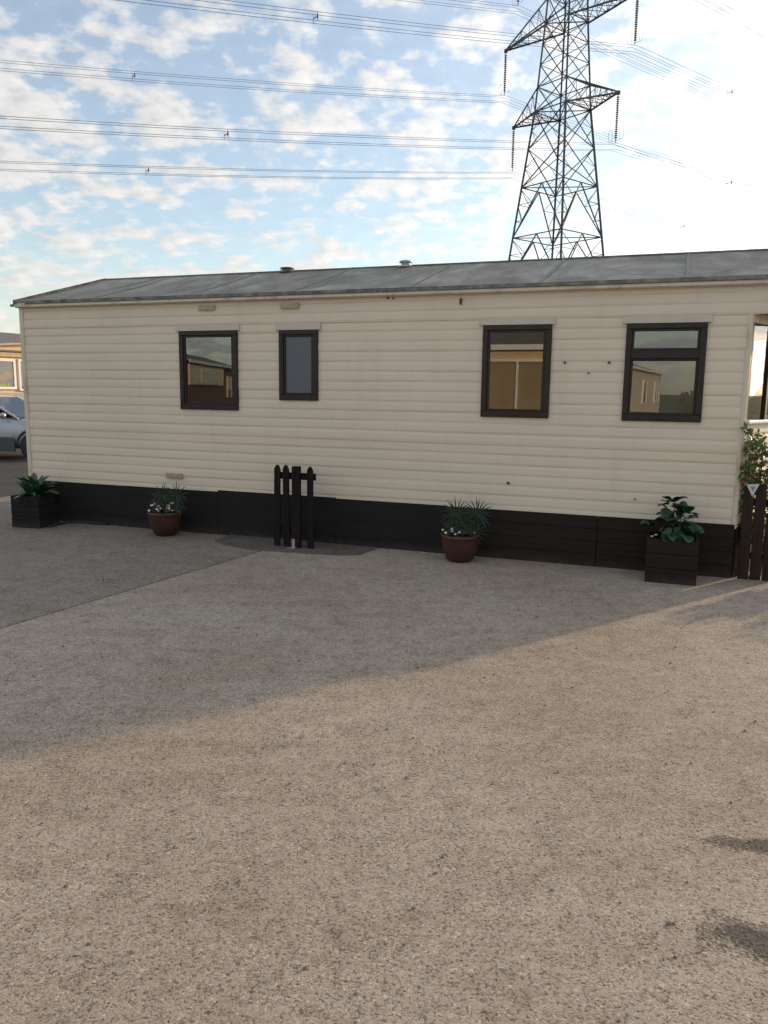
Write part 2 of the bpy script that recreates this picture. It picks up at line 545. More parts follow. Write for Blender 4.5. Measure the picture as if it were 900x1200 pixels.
M['plate_grey'] = pm('grey_print', (0.22, 0.22, 0.23), None, rough=0.5)

# ------------------------------------------------------------------ ground
g = MB().box(-1500, 1500, -1500, 1500, -0.5, -0.035).build('ground', M['grass'])
struct('ground', g)
tb = MB()
tb.add([wp(-60, 40, -0.03), wp(60, 40, -0.03), wp(60, -45, -0.03), wp(-60, -45, -0.03)], [(0, 1, 2, 3)])
struct('road', tb.build('road', M['tarmac']))


def jointu(off):
    return -3.85 - 0.116 * (off - 0.6)


def slab(name, poly, mat, top=0.0, bot=-0.2, bevel=0.012):
    mb = MB().prism(poly, bot, top, lambda a, b, z: tuple(wp(a, b, z)))
    o = mb.build(name, mat, bevel=bevel)
    o['kind'] = 'structure'
    return o


gap = 0.017
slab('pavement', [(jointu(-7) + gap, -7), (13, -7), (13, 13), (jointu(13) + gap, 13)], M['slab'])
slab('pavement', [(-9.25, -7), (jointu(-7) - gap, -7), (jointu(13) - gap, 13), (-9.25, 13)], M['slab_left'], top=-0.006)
slab('path', [(-4.62, -0.4), (-2.75, -0.4), (-2.85, 0.45), (-3.05, 0.56), (-3.8, 0.66), (-4.3, 0.55), (-4.55, 0.40)], M['strip'], top=0.007, bot=-0.05, bevel=0.004)

# ------------------------------------------------------------------ the long cream caravan
UL, UR, UEND = -7.425, 0.56, 1.55
DEPTH, ZB, ZS1, ZE, ZR = 3.10, 0.455, 2.302, 2.582, 3.075
car_v = thing('static_caravan', 'long cream static caravan with horizontal siding, black skirt and grey felt roof', 'caravan',
              tuple(ORG), YAW)

WINS = [dict(u=(-5.195, -4.46), z=(1.385, 2.24)), dict(u=(-3.957, -3.508), z=(1.505, 2.233), frosted=True),
        dict(u=(-1.772, -1.12), z=(1.38, 2.247)), dict(u=(-0.46, 0.215), z=(1.375, 2.241), bar=1.965)]


def wob(u, k):
    return 0.0022 * math.sin(u * 1.7 + k * 2.1) + 0.0014 * math.sin(u * 4.3 + k * 5.3)


def plank(u0, u1, zb, zt, cb, ct, k, xf, deep=0.014, parent=None, mat=None):
    """one siding board with its outward-sloping face and drip lip, clipped in height to cb..ct"""
    n = max(2, int(abs(u1 - u0) / 0.45) + 1)
    rows = []
    for i in range(n + 1):
        u = u0 + (u1 - u0) * i / n
        w = wob(u, k)
        dz = 0.8 * wob(u + 3.1, k + 4)

        def fv(z):
            q = (zt - z) / (zt - zb)
            return -(0.004 + deep * (0.30 + 0.70 * smoothstep(q / 0.40)) * (1 - 0.80 * smoothstep((q - 0.80) / 0.20))) + w
        zs = [ct - (ct - cb) * q for q in (0.0, 0.12, 0.30, 0.60, 0.82, 0.92, 1.0)]
        prof = [(fv(z), z + (dz if abs(z - zt) > 1e-6 else 0)) for z in zs]
        prof += [(0.006, cb), (0.006, ct)]
        rows.append([xf(u, v, z) for v, z in prof])
    m = len(rows[0])
    mb = MB()
    vs = [p for r in rows for p in r]
    fs = []
    for i in range(n):
        for j in range(m):
            j2 = (j + 1) % m
            fs.append((i * m + j, i * m + j2, (i + 1) * m + j2, (i + 1) * m + j))
    fs.append(tuple(range(m)))
    fs.append(tuple(range(n * m, n * m + m))[::-1])
    mb.add(vs, fs)
    return mb.build('siding_board', mat or M['siding'], parent)


rows = []
z = ZE
for i in range(3):
    rows.append((z - (ZE - ZS1) / 3, z)); z -= (ZE - ZS1) / 3
RIB = 0.0989
z = ZS1
while z > ZB + 0.01:
    rows.append((z - RIB, z)); z -= RIB
front = lambda u, v, z: (u, v, z)
for k, (zb, zt) in enumerate(rows):
    lo = max(zb, ZB)
    if zt - lo < 0.01:
        continue
    right = UEND if zb > ZS1 - 0.01 else UR - 0.03
    deep = 0.0085 if k in (2, 14) else (0.0064 if k % 2 else 0.0052)
    cuts = sorted([w for w in WINS if w['z'][0] < zt and w['z'][1] > lo], key=lambda w: w['u'][0])
    cur = UL + 0.03
    for w in cuts:
        a, b = w['u'][0] + 0.01, w['u'][1] - 0.01
        plank(cur, a, zb, zt, lo, zt, k, front, deep, car_v)
        if w['z'][0] + 0.01 > lo + 0.012:
            plank(a + 0.0005, b - 0.0005, zb, zt, lo, w['z'][0] + 0.01, k, front, deep, car_v)
        cur = b
    plank(cur, right, zb, zt, lo, zt, k, front, deep, car_v)
for zz in (ZS1, ZS1 - 12 * RIB):                     # lapped edges of the three cladding sheets
    cur = UL + 0.03
    for w in [w for w in WINS if w['z'][0] < zz < w['z'][1] + 0.08 and zz > 2]:
        MB().box(cur, w['u'][0] - 0.036, -0.0165, -0.002, zz - 0.001, zz + 0.006).build('lap_edge', M['siding'], car_v)
        cur = w['u'][1] + 0.031
    MB().box(cur, UR - 0.04, -0.0165, -0.002, zz - 0.001, zz + 0.006).build('lap_edge', M['siding'], car_v)
# far end boards, whole rows
endx = lambda u, v, z: (UL + v, u, z)
for k, (zb, zt) in enumerate(rows):
    if zt - max(zb, ZB) > 0.01:
        plank(DEPTH - 0.03, 0.03, zb, zt, max(zb, ZB), zt, k + 3, endx, 0.0085, car_v)
# inner lining with the window openings left free
mb = MB()
us = sorted({UL + 0.04, UR} | {x for w in WINS for x in (w['u'][0] + 0.02, w['u'][1] - 0.02)})
zsb = sorted({ZB, ZE} | {x for w in WINS for x in (w['z'][0] + 0.02, w['z'][1] - 0.02)})
for a, b in zip(us, us[1:]):
    for c, d in zip(zsb, zsb[1:]):
        mu, mz = (a + b) / 2, (c + d) / 2
        if not any(w['u'][0] < mu < w['u'][1] and w['z'][0] < mz < w['z'][1] for w in WINS):
            mb.box(a, b, 0.012, 0.05, c, d)
mb.build('inner_wall', M['lining'], car_v)
MB().box(UL + 0.04, UR, 0.06, DEPTH - 0.06, 0.42, 0.452).build('floor_board', M['carpet'], car_v)
MB().box(UL + 0.02, UR - 0.02, DEPTH - 0.05, DEPTH, ZB, ZE).build('back_wall', M['siding'], car_v)
MB().box(UL + 0.012, UL + 0.05, 0.05, DEPTH - 0.05, ZB, ZE).build('end_wall', M['lining'], car_v)
MB().box(-0.78, -0.74, 0.055, DEPTH - 0.055, ZB, ZE - 0.02).build('partition', M['lining'], car_v)
MB().box(UL + 0.03, UEND - 0.04, 0.05, DEPTH - 0.05, ZE - 0.02, ZE - 0.004).build('ceiling_panel', M['lining'], car_v)
# corner mouldings
MB().box(UL - 0.022, UL + 0.034, -0.026, 0.03, ZB - 0.02, ZE - 0.01).build('corner_trim', M['trim'], car_v, bevel=0.008)
ct = MB().lathe([(0.026, ZB - 0.01), (0.026, ZS1)], 14, (UR - 0.012, 0.004, 0)).build('corner_trim', M['trim'], car_v, smooth=False)


def window(w, parent):
    (a, b), (c, d) = w['u'], w['z']
    f = 0.052
    fr = MB()
    fr.box(a, b, -0.036, 0.05, d - f, d)
    fr.box(a, b, -0.036, 0.05, c, c + f * 1.15)
    fr.box(a, a + f, -0.036, 0.05, c + f * 1.15 + 0.0, d - f)
    fr.box(b - f * 1.1, b, -0.036, 0.05, c + f * 1.15, d - f)
    win = fr.build('window', M['frame'], parent, bevel=0.006)
    gm = M['frosted'] if w.get('frosted') else M['glass']
    spans = [(c + f * 1.15, d - f)]
    if 'bar' in w:
        z0 = w['bar']
        MB().box(a + f - 0.001, b - f * 1.1 + 0.001, -0.042, 0.045, z0 - 0.037, z0 + 0.037).build('transom', M['frame'], win, bevel=0.006)
        spans = [(c + f * 1.15, z0 - 0.037), (z0 + 0.037, d - f)]
    for (p, q) in spans:
        sash = MB()
        sw = 0.020
        x0, x1 = a + f, b - f * 1.1
        for bx in ((x0, x1, q - sw, q), (x0, x1, p, p + sw), (x0, x0 + sw, p + sw, q - sw), (x1 - sw, x1, p + sw, q - sw)):
            sash.box(bx[0], bx[1], -0.022, 0.02, bx[2], bx[3])
        sash.build('sash', M['frame'], win, bevel=0.003)
        MB().box(x0 + sw * 0.5, x1 - sw * 0.5, -0.008, -0.003, p + sw * 0.5, q - sw * 0.5).build('pane', gm, win)
    MB().prism([(-0.004, ZS1 + 0.002), (-0.004, d - 0.004), (-0.037, d - 0.002), (-0.037, d + 0.006), (-0.022, ZS1 + 0.002)],
               a - 0.035, b + 0.030, lambda v, zz, uu: (uu, v, zz)).build('drip_rail', M['rail'], win)
    return win


for w in WINS:
    win = window(w, car_v)
    (a, b), (c, d) = w['u'], w['z']
    MB().box((a + b) / 2 - 0.04, (a + b) / 2 + 0.04, -0.046, -0.034, c + 0.018, c + 0.032).build('latch', M['frame'], win, bevel=0.003)

# skirt: painted boards of uneven height, each a panel of its own
sk = [(UL + 0.06, -6.02, 0.477, 'skirt'), (-6.018, -4.735, 0.479, 'skirt'), (-4.733, -3.30, 0.497, 'skirt'), (-3.298, -2.08, 0.488, 'skirt')]
for i, (a, b, h, mt) in enumerate(sk):
    dv = 0.0035 * (i % 2)
    MB().box(a, b, -0.040 - dv, -0.018, -0.004, h).build('skirt_panel', M[mt], car_v, bevel=0.004)
for j in range(4):
    for (a, b) in ((-2.075, -0.62), (-0.615, UR - 0.005)):
        z0, z1 = -0.004 + j * 0.122, -0.004 + (j + 1) * 0.122 - 0.002
        dv = random.uniform(0, 0.003)
        MB().box(a, b, -0.042 - dv, -0.018, z0, z1).build('skirt_board', M['skirt_brown'], car_v, bevel=0.004)
MB().box(UL + 0.06, UL + 0.09, -0.01, DEPTH, 0.0, 0.46).build('skirt_panel', M['skirt'], car_v)
MB().box(UL + 0.1, 1.2, DEPTH - 0.03, DEPTH, 0.0, 0.46).build('skirt_panel', M['skirt'], car_v)

# roof: felted panels between raised seams, on both slopes
EV, EZ = -0.085, 2.607
RV = DEPTH / 2
edges = [UL - 0.025, -6.33, -5.06, -3.79, -2.52, -1.25, 0.02, 1.29, UEND + 0.03]
for a, b in zip(edges, edges[1:]):
    for sgn in (0, 1):
        n = 6
        mb = MB()
        vs = []
        for i in range(n + 1):
            q = i / n
            v = EV + (RV - EV) * q
            zz = EZ + (ZR - EZ) * q - 0.012 * math.sin(q * math.pi) + random.uniform(-0.004, 0.004) * (0 < i < n)
            if sgn:
                v = DEPTH - v
            vs += [(a + 0.002, v, zz), (b - 0.002, v, zz), (a + 0.002, v, zz - 0.022), (b - 0.002, v, zz - 0.022)]
        fs = []
        for i in range(n):
            o = i * 4
            fs += [(o, o + 1, o + 5, o + 4), (o + 2, o + 6, o + 7, o + 3), (o, o + 4, o + 6, o + 2), (o + 1, o + 3, o + 7, o + 5)]
        fs += [(0, 2, 3, 1), (n * 4, n * 4 + 1, n * 4 + 3, n * 4 + 2)]
        mb.add(vs, fs)
        mb.build('roof_panel', M['roof'], car_v)
for e in edges[1:-1]:
    for sgn in (0, 1):
        mb = MB()
        n = 6
        pts = []
        for i in range(n + 1):
            q = i / n
            v = EV + (RV - EV) * q
            zz = EZ + (ZR - EZ) * q - 0.012 * math.sin(q * math.pi) + 0.003
            pts.append((e, DEPTH - v if sgn else v, zz))
        for p, q in zip(pts, pts[1:]):
            mb.beam(p, q, 0.03, 0.010)
        mb.build('roof_seam', M['seam'], car_v)
for sgn in (0, 1):
    v0 = EV - 0.004 if not sgn else DEPTH - EV + 0.004
    d = -1 if not sgn else 1
    MB().box(UL - 0.03, UEND + 0.03, min(v0, v0 + d * 0.008), max(v0, v0 + d * 0.008), 2.578, 2.612).build('roof_edge', M['roof_edge'], car_v)
MB().prism([(EV + 0.006, 2.576), (EV + 0.0, 2.548), (EV + 0.02, 2.538), (-0.012, 2.538), (-0.012, 2.576)], UL - 0.03, UEND + 0.01,
           lambda v, zz, uu: (uu, v, zz)).build('gutter', M['trim'], car_v)
MB().tube([(UL - 0.105, EV + 0.03, 2.566), (UL - 0.02, EV + 0.03, 2.570)], 0.016, 10).build('gutter_spout', M['roof_edge'], car_v)
for uu, d in ((UL - 0.022, 1), (UEND + 0.03, -1)):                       # barge strips on the gables
    mb = MB()
    for a, b in (((uu, EV, EZ - 0.006), (uu, RV, ZR - 0.006)), ((uu, DEPTH - EV, EZ - 0.006), (uu, RV, ZR - 0.006))):
        mb.beam(a, b, 0.03, 0.05)
    mb.build('barge_strip', M['roof_edge'], car_v)
for uu in (UL + 0.0, UEND - 0.03):
    MB().prism([(0.0, ZE - 0.003), (DEPTH, ZE - 0.003), (RV, ZR - 0.045)], uu, uu + 0.02, lambda v, zz, u2: (u2, v, zz)).build('gable_panel', M['siding'], car_v)
MB().beam((UL - 0.03, RV, ZR - 0.002), (UEND + 0.03, RV, ZR - 0.002), 0.09, 0.014).build('ridge_strip', M['roof_edge'], car_v)
for uu, r, h, mt in ((-4.65, 0.085, 0.045, 'roof_edge'), (-3.09, 0.075, 0.06, 'white_trim')):    # mushroom vents on the ridge
    o = MB().lathe([(r * 1.25, -0.02), (r * 1.2, 0.004), (r * 0.7, 0.012), (r * 0.7, h * 0.55), (r * 1.05, h * 0.6), (r * 1.0, h * 0.95), (r * 0.5, h * 1.1), (0.0, h * 1.14)],
                   20, (uu, RV - 0.03, ZR - 0.005)).build('roof_vent', M['roof_edge' if r > 0.08 else 'metal'], car_v, smooth=True)
# louvred wall vents and small fixings
for (u0, u1, z0, z1) in ((-4.934, -4.731, 2.452, 2.508), (-3.935, -3.727, 2.447, 2.505), (-5.42, -5.203, 0.602, 0.662)):
    v = MB().box(u0, u1, -0.036, -0.004, z0, z1).build('wall_vent', M['vent'], car_v, bevel=0.006)
    for q in range(3):
        zz = z0 + (z1 - z0) * (0.22 + 0.26 * q)
        MB().box(u0 + 0.015, u1 - 0.015, -0.041, -0.034, zz, zz + 0.006).build('louvre', M['vent'], v)
for (uu, zz, r) in ((-0.993, 1.895, 0.011), (-0.596, 1.895, 0.012), (-0.773, 1.802, 0.008), (-1.478, 0.746, 0.014), (-2.748, 2.524, 0.010), (-2.69, 2.52, 0.008), (-0.30, 0.66, 0.008)):
    MB().prism([(uu + r * math.cos(t * math.pi / 4), zz + r * math.sin(t * math.pi / 4)) for t in range(8)], -0.024, -0.004,
               lambda a, b, c: (a, c, b)).build('bolt', M['rust'], car_v)
hk = MB().box(-2.004, -1.992, -0.02, -0.004, 2.44, 2.50)
hk.box(-2.003, -1.990, -0.018, -0.004, 2.535, 2.55)
hk.tube([(-1.998, -0.016, 2.50), (-1.998, -0.05, 2.49), (-1.998, -0.058, 2.462), (-1.998, -0.045, 2.445)], 0.006, 6)
hk.build('wall_hook', M['rust'], car_v)

# canted bay at the near end
BAY = [Vector((UR, 0.0)), Vector((0.98, 0.90)), Vector((0.98, DEPTH - 0.90)), Vector((UR, DEPTH))]
SILL, HEAD = 1.40, 2.235
for i in range(3):
    A, B = BAY[i], BAY[i + 1]
    L = (B - A).length
    t_ = (B - A) / L
    nn = Vector((-t_.y, t_.x))        # inwards
    xf = (lambda A, t_, nn: (lambda s, v, z: (A.x + t_.x * s + nn.x * v, A.y + t_.y * s + nn.y * v, z)))(A, t_, nn)
    zt = SILL - 0.03
    k = 0
    while zt > ZB + 0.02:
        zb = max(ZB, zt - RIB)
        plank(0.02, L - 0.02, zt - RIB, zt, zb, zt, k + i * 5, xf, 0.009, car_v)
        zt -= RIB
        k += 1
    MB().prism([(0.02, 0.012), (L - 0.02, 0.012), (L - 0.02, 0.04), (0.02, 0.04)], ZB, SILL - 0.03, lambda a, b, z: xf(a, b, z)).build('inner_wall', M['lining'], car_v)
    MB().prism([(0.0, -0.05), (L, -0.05), (L, 0.10), (0.0, 0.10)], SILL - 0.03, SILL, lambda a, b, z: xf(a, b, z)).build('window_sill', M['white_trim'], car_v, bevel=0.005)
    MB().prism([(0.0, -0.01), (L, -0.01), (L, 0.045), (0.0, 0.045)], HEAD, ZS1 + 0.01, lambda a, b, z: xf(a, b, z)).build('window_head', M['trim'], car_v)
    MB().prism([(0.0, -0.02), (L, -0.02), (L, 0.0), (0.0, 0.0)], -0.004, ZB - 0.004, lambda a, b, z: xf(a, b, z)).build('skirt_panel', M['skirt_brown'], car_v)
    npan = 3 if i != 1 else 3
    fr = MB()
    fw = 0.042
    cuts = [0.03, L - 0.52, L - 0.02] if i == 2 else ([0.02, 0.47, L - 0.03] if i == 0 else [0.04, L / 2, L - 0.04])
    for c in cuts:
        fr.prism([(c - fw / 2, -0.012), (c + fw / 2, -0.012), (c + fw / 2, 0.035), (c - fw / 2, 0.035)], SILL, HEAD, lambda a, b, z: xf(a, b, z))
    win = fr.build('window', M['frame'], car_v)
    for c, d in zip(cuts, cuts[1:]):
        MB().prism([(c + fw / 2, 0.008), (d - fw / 2, 0.008), (d - fw / 2, 0.012), (c + fw / 2, 0.012)], SILL, HEAD, lambda a, b, z: xf(a, b, z)).build('pane', M['glass'], win)
soff = MB().prism([(UR - 0.02, 0.004), (UEND, 0.004), (UEND, DEPTH), (UR - 0.02, DEPTH)], ZS1 + 0.012, ZS1 + 0.03, lambda a, b, z: (a, b, z))
soff.build('soffit', M['lining'], car_v)
MB().box(UEND - 0.012, UEND, 0.01, DEPTH, ZS1 + 0.03, ZE).build('end_fascia', M['siding'], car_v)
MB().prism([(p.x, p.y) for p in BAY], 0.42, 0.452, lambda a, b, z: (a, b, z)).build('floor_board', M['carpet'], car_v)
# tied-back curtain in the far bay window
A, B = BAY[3], BAY[2]
cu = MB()
n = 16
vs = []
for i in range(n + 1):
    q = i / n
    zz = HEAD - 0.02 - (HEAD - SILL - 0.02) * q
    wd = 0.05 + 0.06 * q + 0.40 * smoothstep((q - 0.52) / 0.48)
    for j in range(13):
        p = B + (A - B) * (j / 12 * wd / (A - B).length)
        d = 0.018 * math.sin(j * 2.2) + 0.06
        vs.append((p.x - d * 0.7, p.y - d * 0.7, zz))
for i in range(n):
    for j in range(12):
        cu.f.append((i * 13 + j, i * 13 + j + 1, (i + 1) * 13 + j + 1, (i + 1) * 13 + j))
cu.v = vs
o = cu.build('curtain', M['curtain'], car_v, smooth=True)
sm = o.modifiers.new('thick', 'SOLIDIFY')
sm.thickness = 0.004

# ------------------------------------------------------------------ electricity pylon and its lines
PC = Vector((12.7283, 61.06, 0.0))
AV = Vector((math.cos(math.radians(-51.5)), math.sin(math.radians(-51.5)), 0))     # along the cross-arms
EV3 = Vector((0.843699, 0.536817, 0))                                                  # along the line
AB = Vector((-AV.y, AV.x, 0))
pyl = thing('electricity_pylon', 'tall grey steel lattice pylon standing behind the caravan', 'pylon', tuple(PC))


def pw(z):
    pts = [(0, 3.62), (13.1, 2.32), (22.0, 1.42), (28.0, 1.065), (34.0, 0.78), (40.5, 0.10)]
    for (a, b), (c, d) in zip(pts, pts[1:]):
        if z <= c:
            return b + (d - b) * (z - a) / (c - a)
    return 0.1


def pc(i, j, z, w=None):
    w = pw(z) if w is None else w
    return AV * (i * w) + AB * (j * w) + Vector((0, 0, z))


corners = [(-1, -1), (1, -1), (1, 1), (-1, 1)]
for (i, j) in corners:
    mb = MB()
    zs = [0, 13.1, 22.0, 28.0, 34.0, 40.5]
    for a, b in zip(zs, zs[1:]):
        mb.beam(pc(i, j, a), pc(i, j, b), 0.135 if a < 22 else 0.11)
    mb.build('leg', M['steel'], pyl)
levels = [0.3, 5.2, 9.4, 13.1, 16.7, 19.4, 22.0, 23.7, 25.2, 26.6, 28.0, 29.8, 31.2, 32.6, 34.0, 36.0, 38.0]
for k in range(4):
    c0, c1 = corners[k], corners[(k + 1) % 4]
    mb = MB()
    for li, (za, zb) in enumerate(zip(levels, levels[1:])):
        A0, A1 = pc(*c0, za), pc(*c1, za)
        B0, B1 = pc(*c0, zb), pc(*c1, zb)
        w = 0.066 if zb <= 22 else 0.055
        if zb <= 16.8:                              # A-shaped panels with redundant members
            mid = (B0 + B1) / 2
            for P, Q in ((A0, B0), (A1, B1)):
                mb.beam(P, mid, w * 1.1)
                for q in (0.33, 0.66):
                    a = P.lerp(mid, q)
                    b = P.lerp(Q, q)
                    mb.beam(a, b, 0.034)
                    mb.beam(a, P.lerp(Q, q + 0.30), 0.034)
            mb.beam(B0, B1, w)
        else:
            mb.beam(A0, B1, w)
            mb.beam(A1, B0, w * 0.8)
            if zb in (22.0, 28.0, 34.0, 23.7, 29.8):
                mb.beam(B0, B1, w)
            if zb <= 22.1:
                m_ = (A0 + A1 + B0 + B1) / 4
                for P, Q in ((A0, B0), (A1, B1)):
                    mb.beam(P.lerp(m_, 0.5), P.lerp(Q, 0.5), 0.03)
                    mb.beam(Q.lerp(m_, 0.5), P.lerp(Q, 0.5), 0.03)
    mb.build('bracing', M['steel'], pyl)['kind'] = 'stuff'
mb = MB()
for zz in (13.1, 16.7, 22.0, 28.0, 34.0):           # plan bracing inside the tower
    mb.beam(pc(-1, -1, zz), pc(1, 1, zz), 0.06)
    mb.beam(pc(-1, 1, zz), pc(1, -1, zz), 0.06)
mb.build('plan_bracing', M['steel'], pyl)['kind'] = 'stuff'

TIPS = {}
for tz, half, up in ((22.0, 4.78, 1.7), (27.896, 5.90, 1.8), (34.0, 4.8, 1.6)):
    for sg in (-1, 1):
        mb = MB()
        tip = AV * (sg * half) + Vector((0, 0, tz))
        TIPS[(tz, sg)] = tip
        bl = [pc(sg, j, tz) for j in (-1, 1)]
        tl = [pc(sg, j, tz + up) for j in (-1, 1)]
        for b in bl:
            mb.beam(b, tip, 0.10)
        for b in tl:
            mb.beam(b, tip + Vector((0, 0, 0.06)), 0.075)
        npan = 5
        for s in range(npan):
            q0, q1 = s / npan, (s + 1) / npan
            l0 = [b.lerp(tip, q0) for b in bl]
            l1 = [b.lerp(tip, q1) for b in bl]
            u0 = [b.lerp(tip, q0) for b in tl]
            u1 = [b.lerp(tip, q1) for b in tl]
            mb.beam(l0[0], l1[1], 0.036)
            mb.beam(l0[1], l1[0], 0.03)
            mb.beam(u0[0], u1[1], 0.03)
            for e in (0, 1):
                mb.beam(l0[e], u1[e], 0.036)
                mb.beam(u1[e], l1[e], 0.03)
            mb.beam(l1[0], l1[1], 0.03)
        mb.box(tip.x - 0.12, tip.x + 0.12, tip.y - 0.12, tip.y + 0.12, tip.z - 0.12, tip.z + 0.10)
        mb.build('cross_arm', M['steel'], pyl)['kind'] = 'stuff'
        # insulator string
        prof = [(0.02, 0.0)]
        n = 20
        for s in range(n):
            z0 = -0.25 - s * (2.75 / n)
            prof += [(0.03, z0), (0.105, z0 - 0.045), (0.11, z0 - 0.07), (0.03, z0 - 0.085)]
        prof += [(0.03, -3.05), (0.02, -3.28)]
        ins = MB().lathe(prof, 10, tuple(tip)).build('insulator', M['porcelain'], pyl, smooth=False)
        hb = MB()
        for d in (-1, 1):                            # arcing horns
            base = tip + Vector((0, 0, -3.12))
            pts = [base + AV * 0.03 * d]
            for q in range(11):
                a = -math.pi / 2 + q / 10 * 2 * math.pi * 0.92
                pts.append(base + EV3 * 0 + AV * (d * (0.45 + 0.17 * math.cos(a))) + Vector((0, 0, 0.42 + 0.40 * math.sin(a))))
            hb.tube(pts, 0.011, 5)
        hb.build('arcing_horn', M['steel'], ins)
mb = MB()
mb.beam(pc(0, 0, 40.2, 0), pc(0, 0, 41.6, 0), 0.1)
mb.build('peak', M['steel'], pyl)

LINES = [((22.0, -1), -0.1535, -0.074, 'lowest bundle of power wires, from the lower arm end over the roof', 'lowest of the crossing power lines'),
         ((22.0, 1), -0.1590, -0.041, 'third bundle of power wires down, running to the near lower arm', ''),
         ((27.896, -1), -0.1645, -0.075, 'second bundle of power wires down, running to the far upper arm', ''),
         ((27.896, 1), -0.1720, -0.0585, 'topmost bundle of power wires crossing the sky left of the pylon', ''),
         ((34.0, 1), -0.17, -0.062, 'short stretch of wires in the upper corner beyond the pylon', ''),
         ((34.0, -1), -0.17, -0.07, 'high bundle of power wires from the far arm at the pylon top', '')]
SPACE = {0: (28.7, 21), 1: (28.4, 13.0), 2: (28.9,), 3: (24.0, 10.5), 4: (), 5: ()}
for li, (key, al, ar, lab, _) in enumerate(LINES):
    root = PC + TIPS[key] + Vector((0, 0, -3.32))
    pl = thing('power_line', lab, 'power line', tuple(root), 0, 'power lines on the pylon')
    for side, low in ((-1, 0.0), (1, 0.0), (-1, 0.42), (1, 0.42)):
        mb = MB()
        for d, a, b in ((-1, al, 0.0005), (1, ar, 0.00035)):
            pts = []
            smax = 150 if d < 0 else 170
            n = 46
            for i in range(n + 1):
                s = smax * (i / n) ** 1.3
                pts.append(EV3 * (d * s) + AV * (side * 0.2) + Vector((0, 0, a * s + b * s * s - low)))
            mb.tube(pts, 0.011, 5)
        mb.build('wire', M['wire'], pl)
    for q, s in enumerate(SPACE[li]):
        d, a, b = ((-1, al, 0.0005), (1, ar, 0.00035))[q if len(SPACE[li]) > 1 else 0]
        c = EV3 * (d * s) + Vector((0, 0, a * s + b * s * s))
        mb = MB()
        mb.beam(c - AV * 0.2, c - AV * 0.2 - Vector((0, 0, 0.42)), 0.022)
        mb.beam(c + AV * 0.2, c + AV * 0.2 - Vector((0, 0, 0.42)), 0.022)
        mb.beam(c - AV * 0.2 - Vector((0, 0, 0.21)), c + AV * 0.2 - Vector((0, 0, 0.21)), 0.03)
        mb.tube([c + AV * 0.2 - Vector((0, 0, 0.30)), c + AV * 0.2 - Vector((0, 0, 0.12))], 0.04, 6)
        mb.build('damper', M['steel'], pl)


# ------------------------------------------------------------------ picket fence beside the skirt
def picket(w, h, t, point):
    if point:
        poly = [(-w / 2, 0), (w / 2, 0), (w / 2, h - 0.045), (w * 0.22, h - 0.006), (0, h), (-w * 0.22, h - 0.006), (-w / 2, h - 0.045)]
    else:
        poly = [(-w / 2, 0), (w / 2, 0), (w * 0.47, h), (-w * 0.47, h - 0.003)]
    return MB().prism(poly, -t / 2, t / 2, lambda a, b, c: (a, c, b))


pf = thing('picket_fence', 'short black picket fence piece standing against the black skirt', 'fence', tuple(wp(-3.61, 0.38)), YAW)
for x, w, h, pt, y, z0, tl in ((-0.198, 0.068, 0.85, True, 0, 0.004, 0.012), (-0.083, 0.068, 0.852, True, 0, 0.004, -0.01), (0.188, 0.066, 0.855, True, 0, -0.004, -0.006)):
    o = picket(w, h, 0.02, pt).build('picket', M['fence'], pf, bevel=0.003)
    o.location = (x, y, z0)
    o.rotation_euler = (0, tl, 0)
o = picket(0.090, 0.850, 0.05, False).build('post', M['fence'], pf, bevel=0.004)
o.location = (0.035, -0.012, 0)
MB().box(-0.19, 0.235, 0.011, 0.036, 0.708, 0.778).build('rail', M['fence'], pf, bevel=0.003)
MB().box(-0.19, 0.235, 0.011, 0.036, 0.14, 0.21).build('rail', M['fence'], pf, bevel=0.003)
br = MB().box(-0.005, 0.028, -0.045, -0.038, 0.008, 0.10)
br.box(-0.03, 0.05, -0.10, -0.038, 0.008, 0.014)
br.build('foot_bracket', M['metal'], pf)

# ------------------------------------------------------------------ planters
def leaf_mesh(name, mat, L, Wd, kind='broad', curl=0.25, seg=7):
    vs, fs = [], []
    for i in range(seg + 1):
        q = i / seg
        if kind == 'broad':
            w = Wd * (math.sin(min(1, q * 1.02) * math.pi) ** 0.65) * (1.15 - 0.45 * q)
        elif kind == 'round':
            w = Wd * math.sqrt(max(0, 1 - (2 * q - 1) ** 2)) * (1 + 0.08 * math.sin(q * 19))
        else:
            w = Wd * (1 - q) ** 0.6 * min(1, 0.4 + q * 4)
        z = -curl * L * q * q
        vs += [(q * L, -w / 2, z + abs(w) * 0.16), (q * L, 0, z), (q * L, w / 2, z + abs(w) * 0.16)]
    for i in range(seg):
        o = i * 3
        fs += [(o, o + 1, o + 4, o + 3), (o + 1, o + 2, o + 5, o + 4)]
    return MB().add(vs, fs).mesh(name, mat, True)


def orient(o, p, az, el, roll=0.0, s=1.0):
    o.matrix_local = Matrix.Translation(p) @ Matrix.Rotation(az, 4, 'Z') @ Matrix.Rotation(-el, 4, 'Y') @ Matrix.Rotation(roll, 4, 'X') @ Matrix.Scale(s, 4)


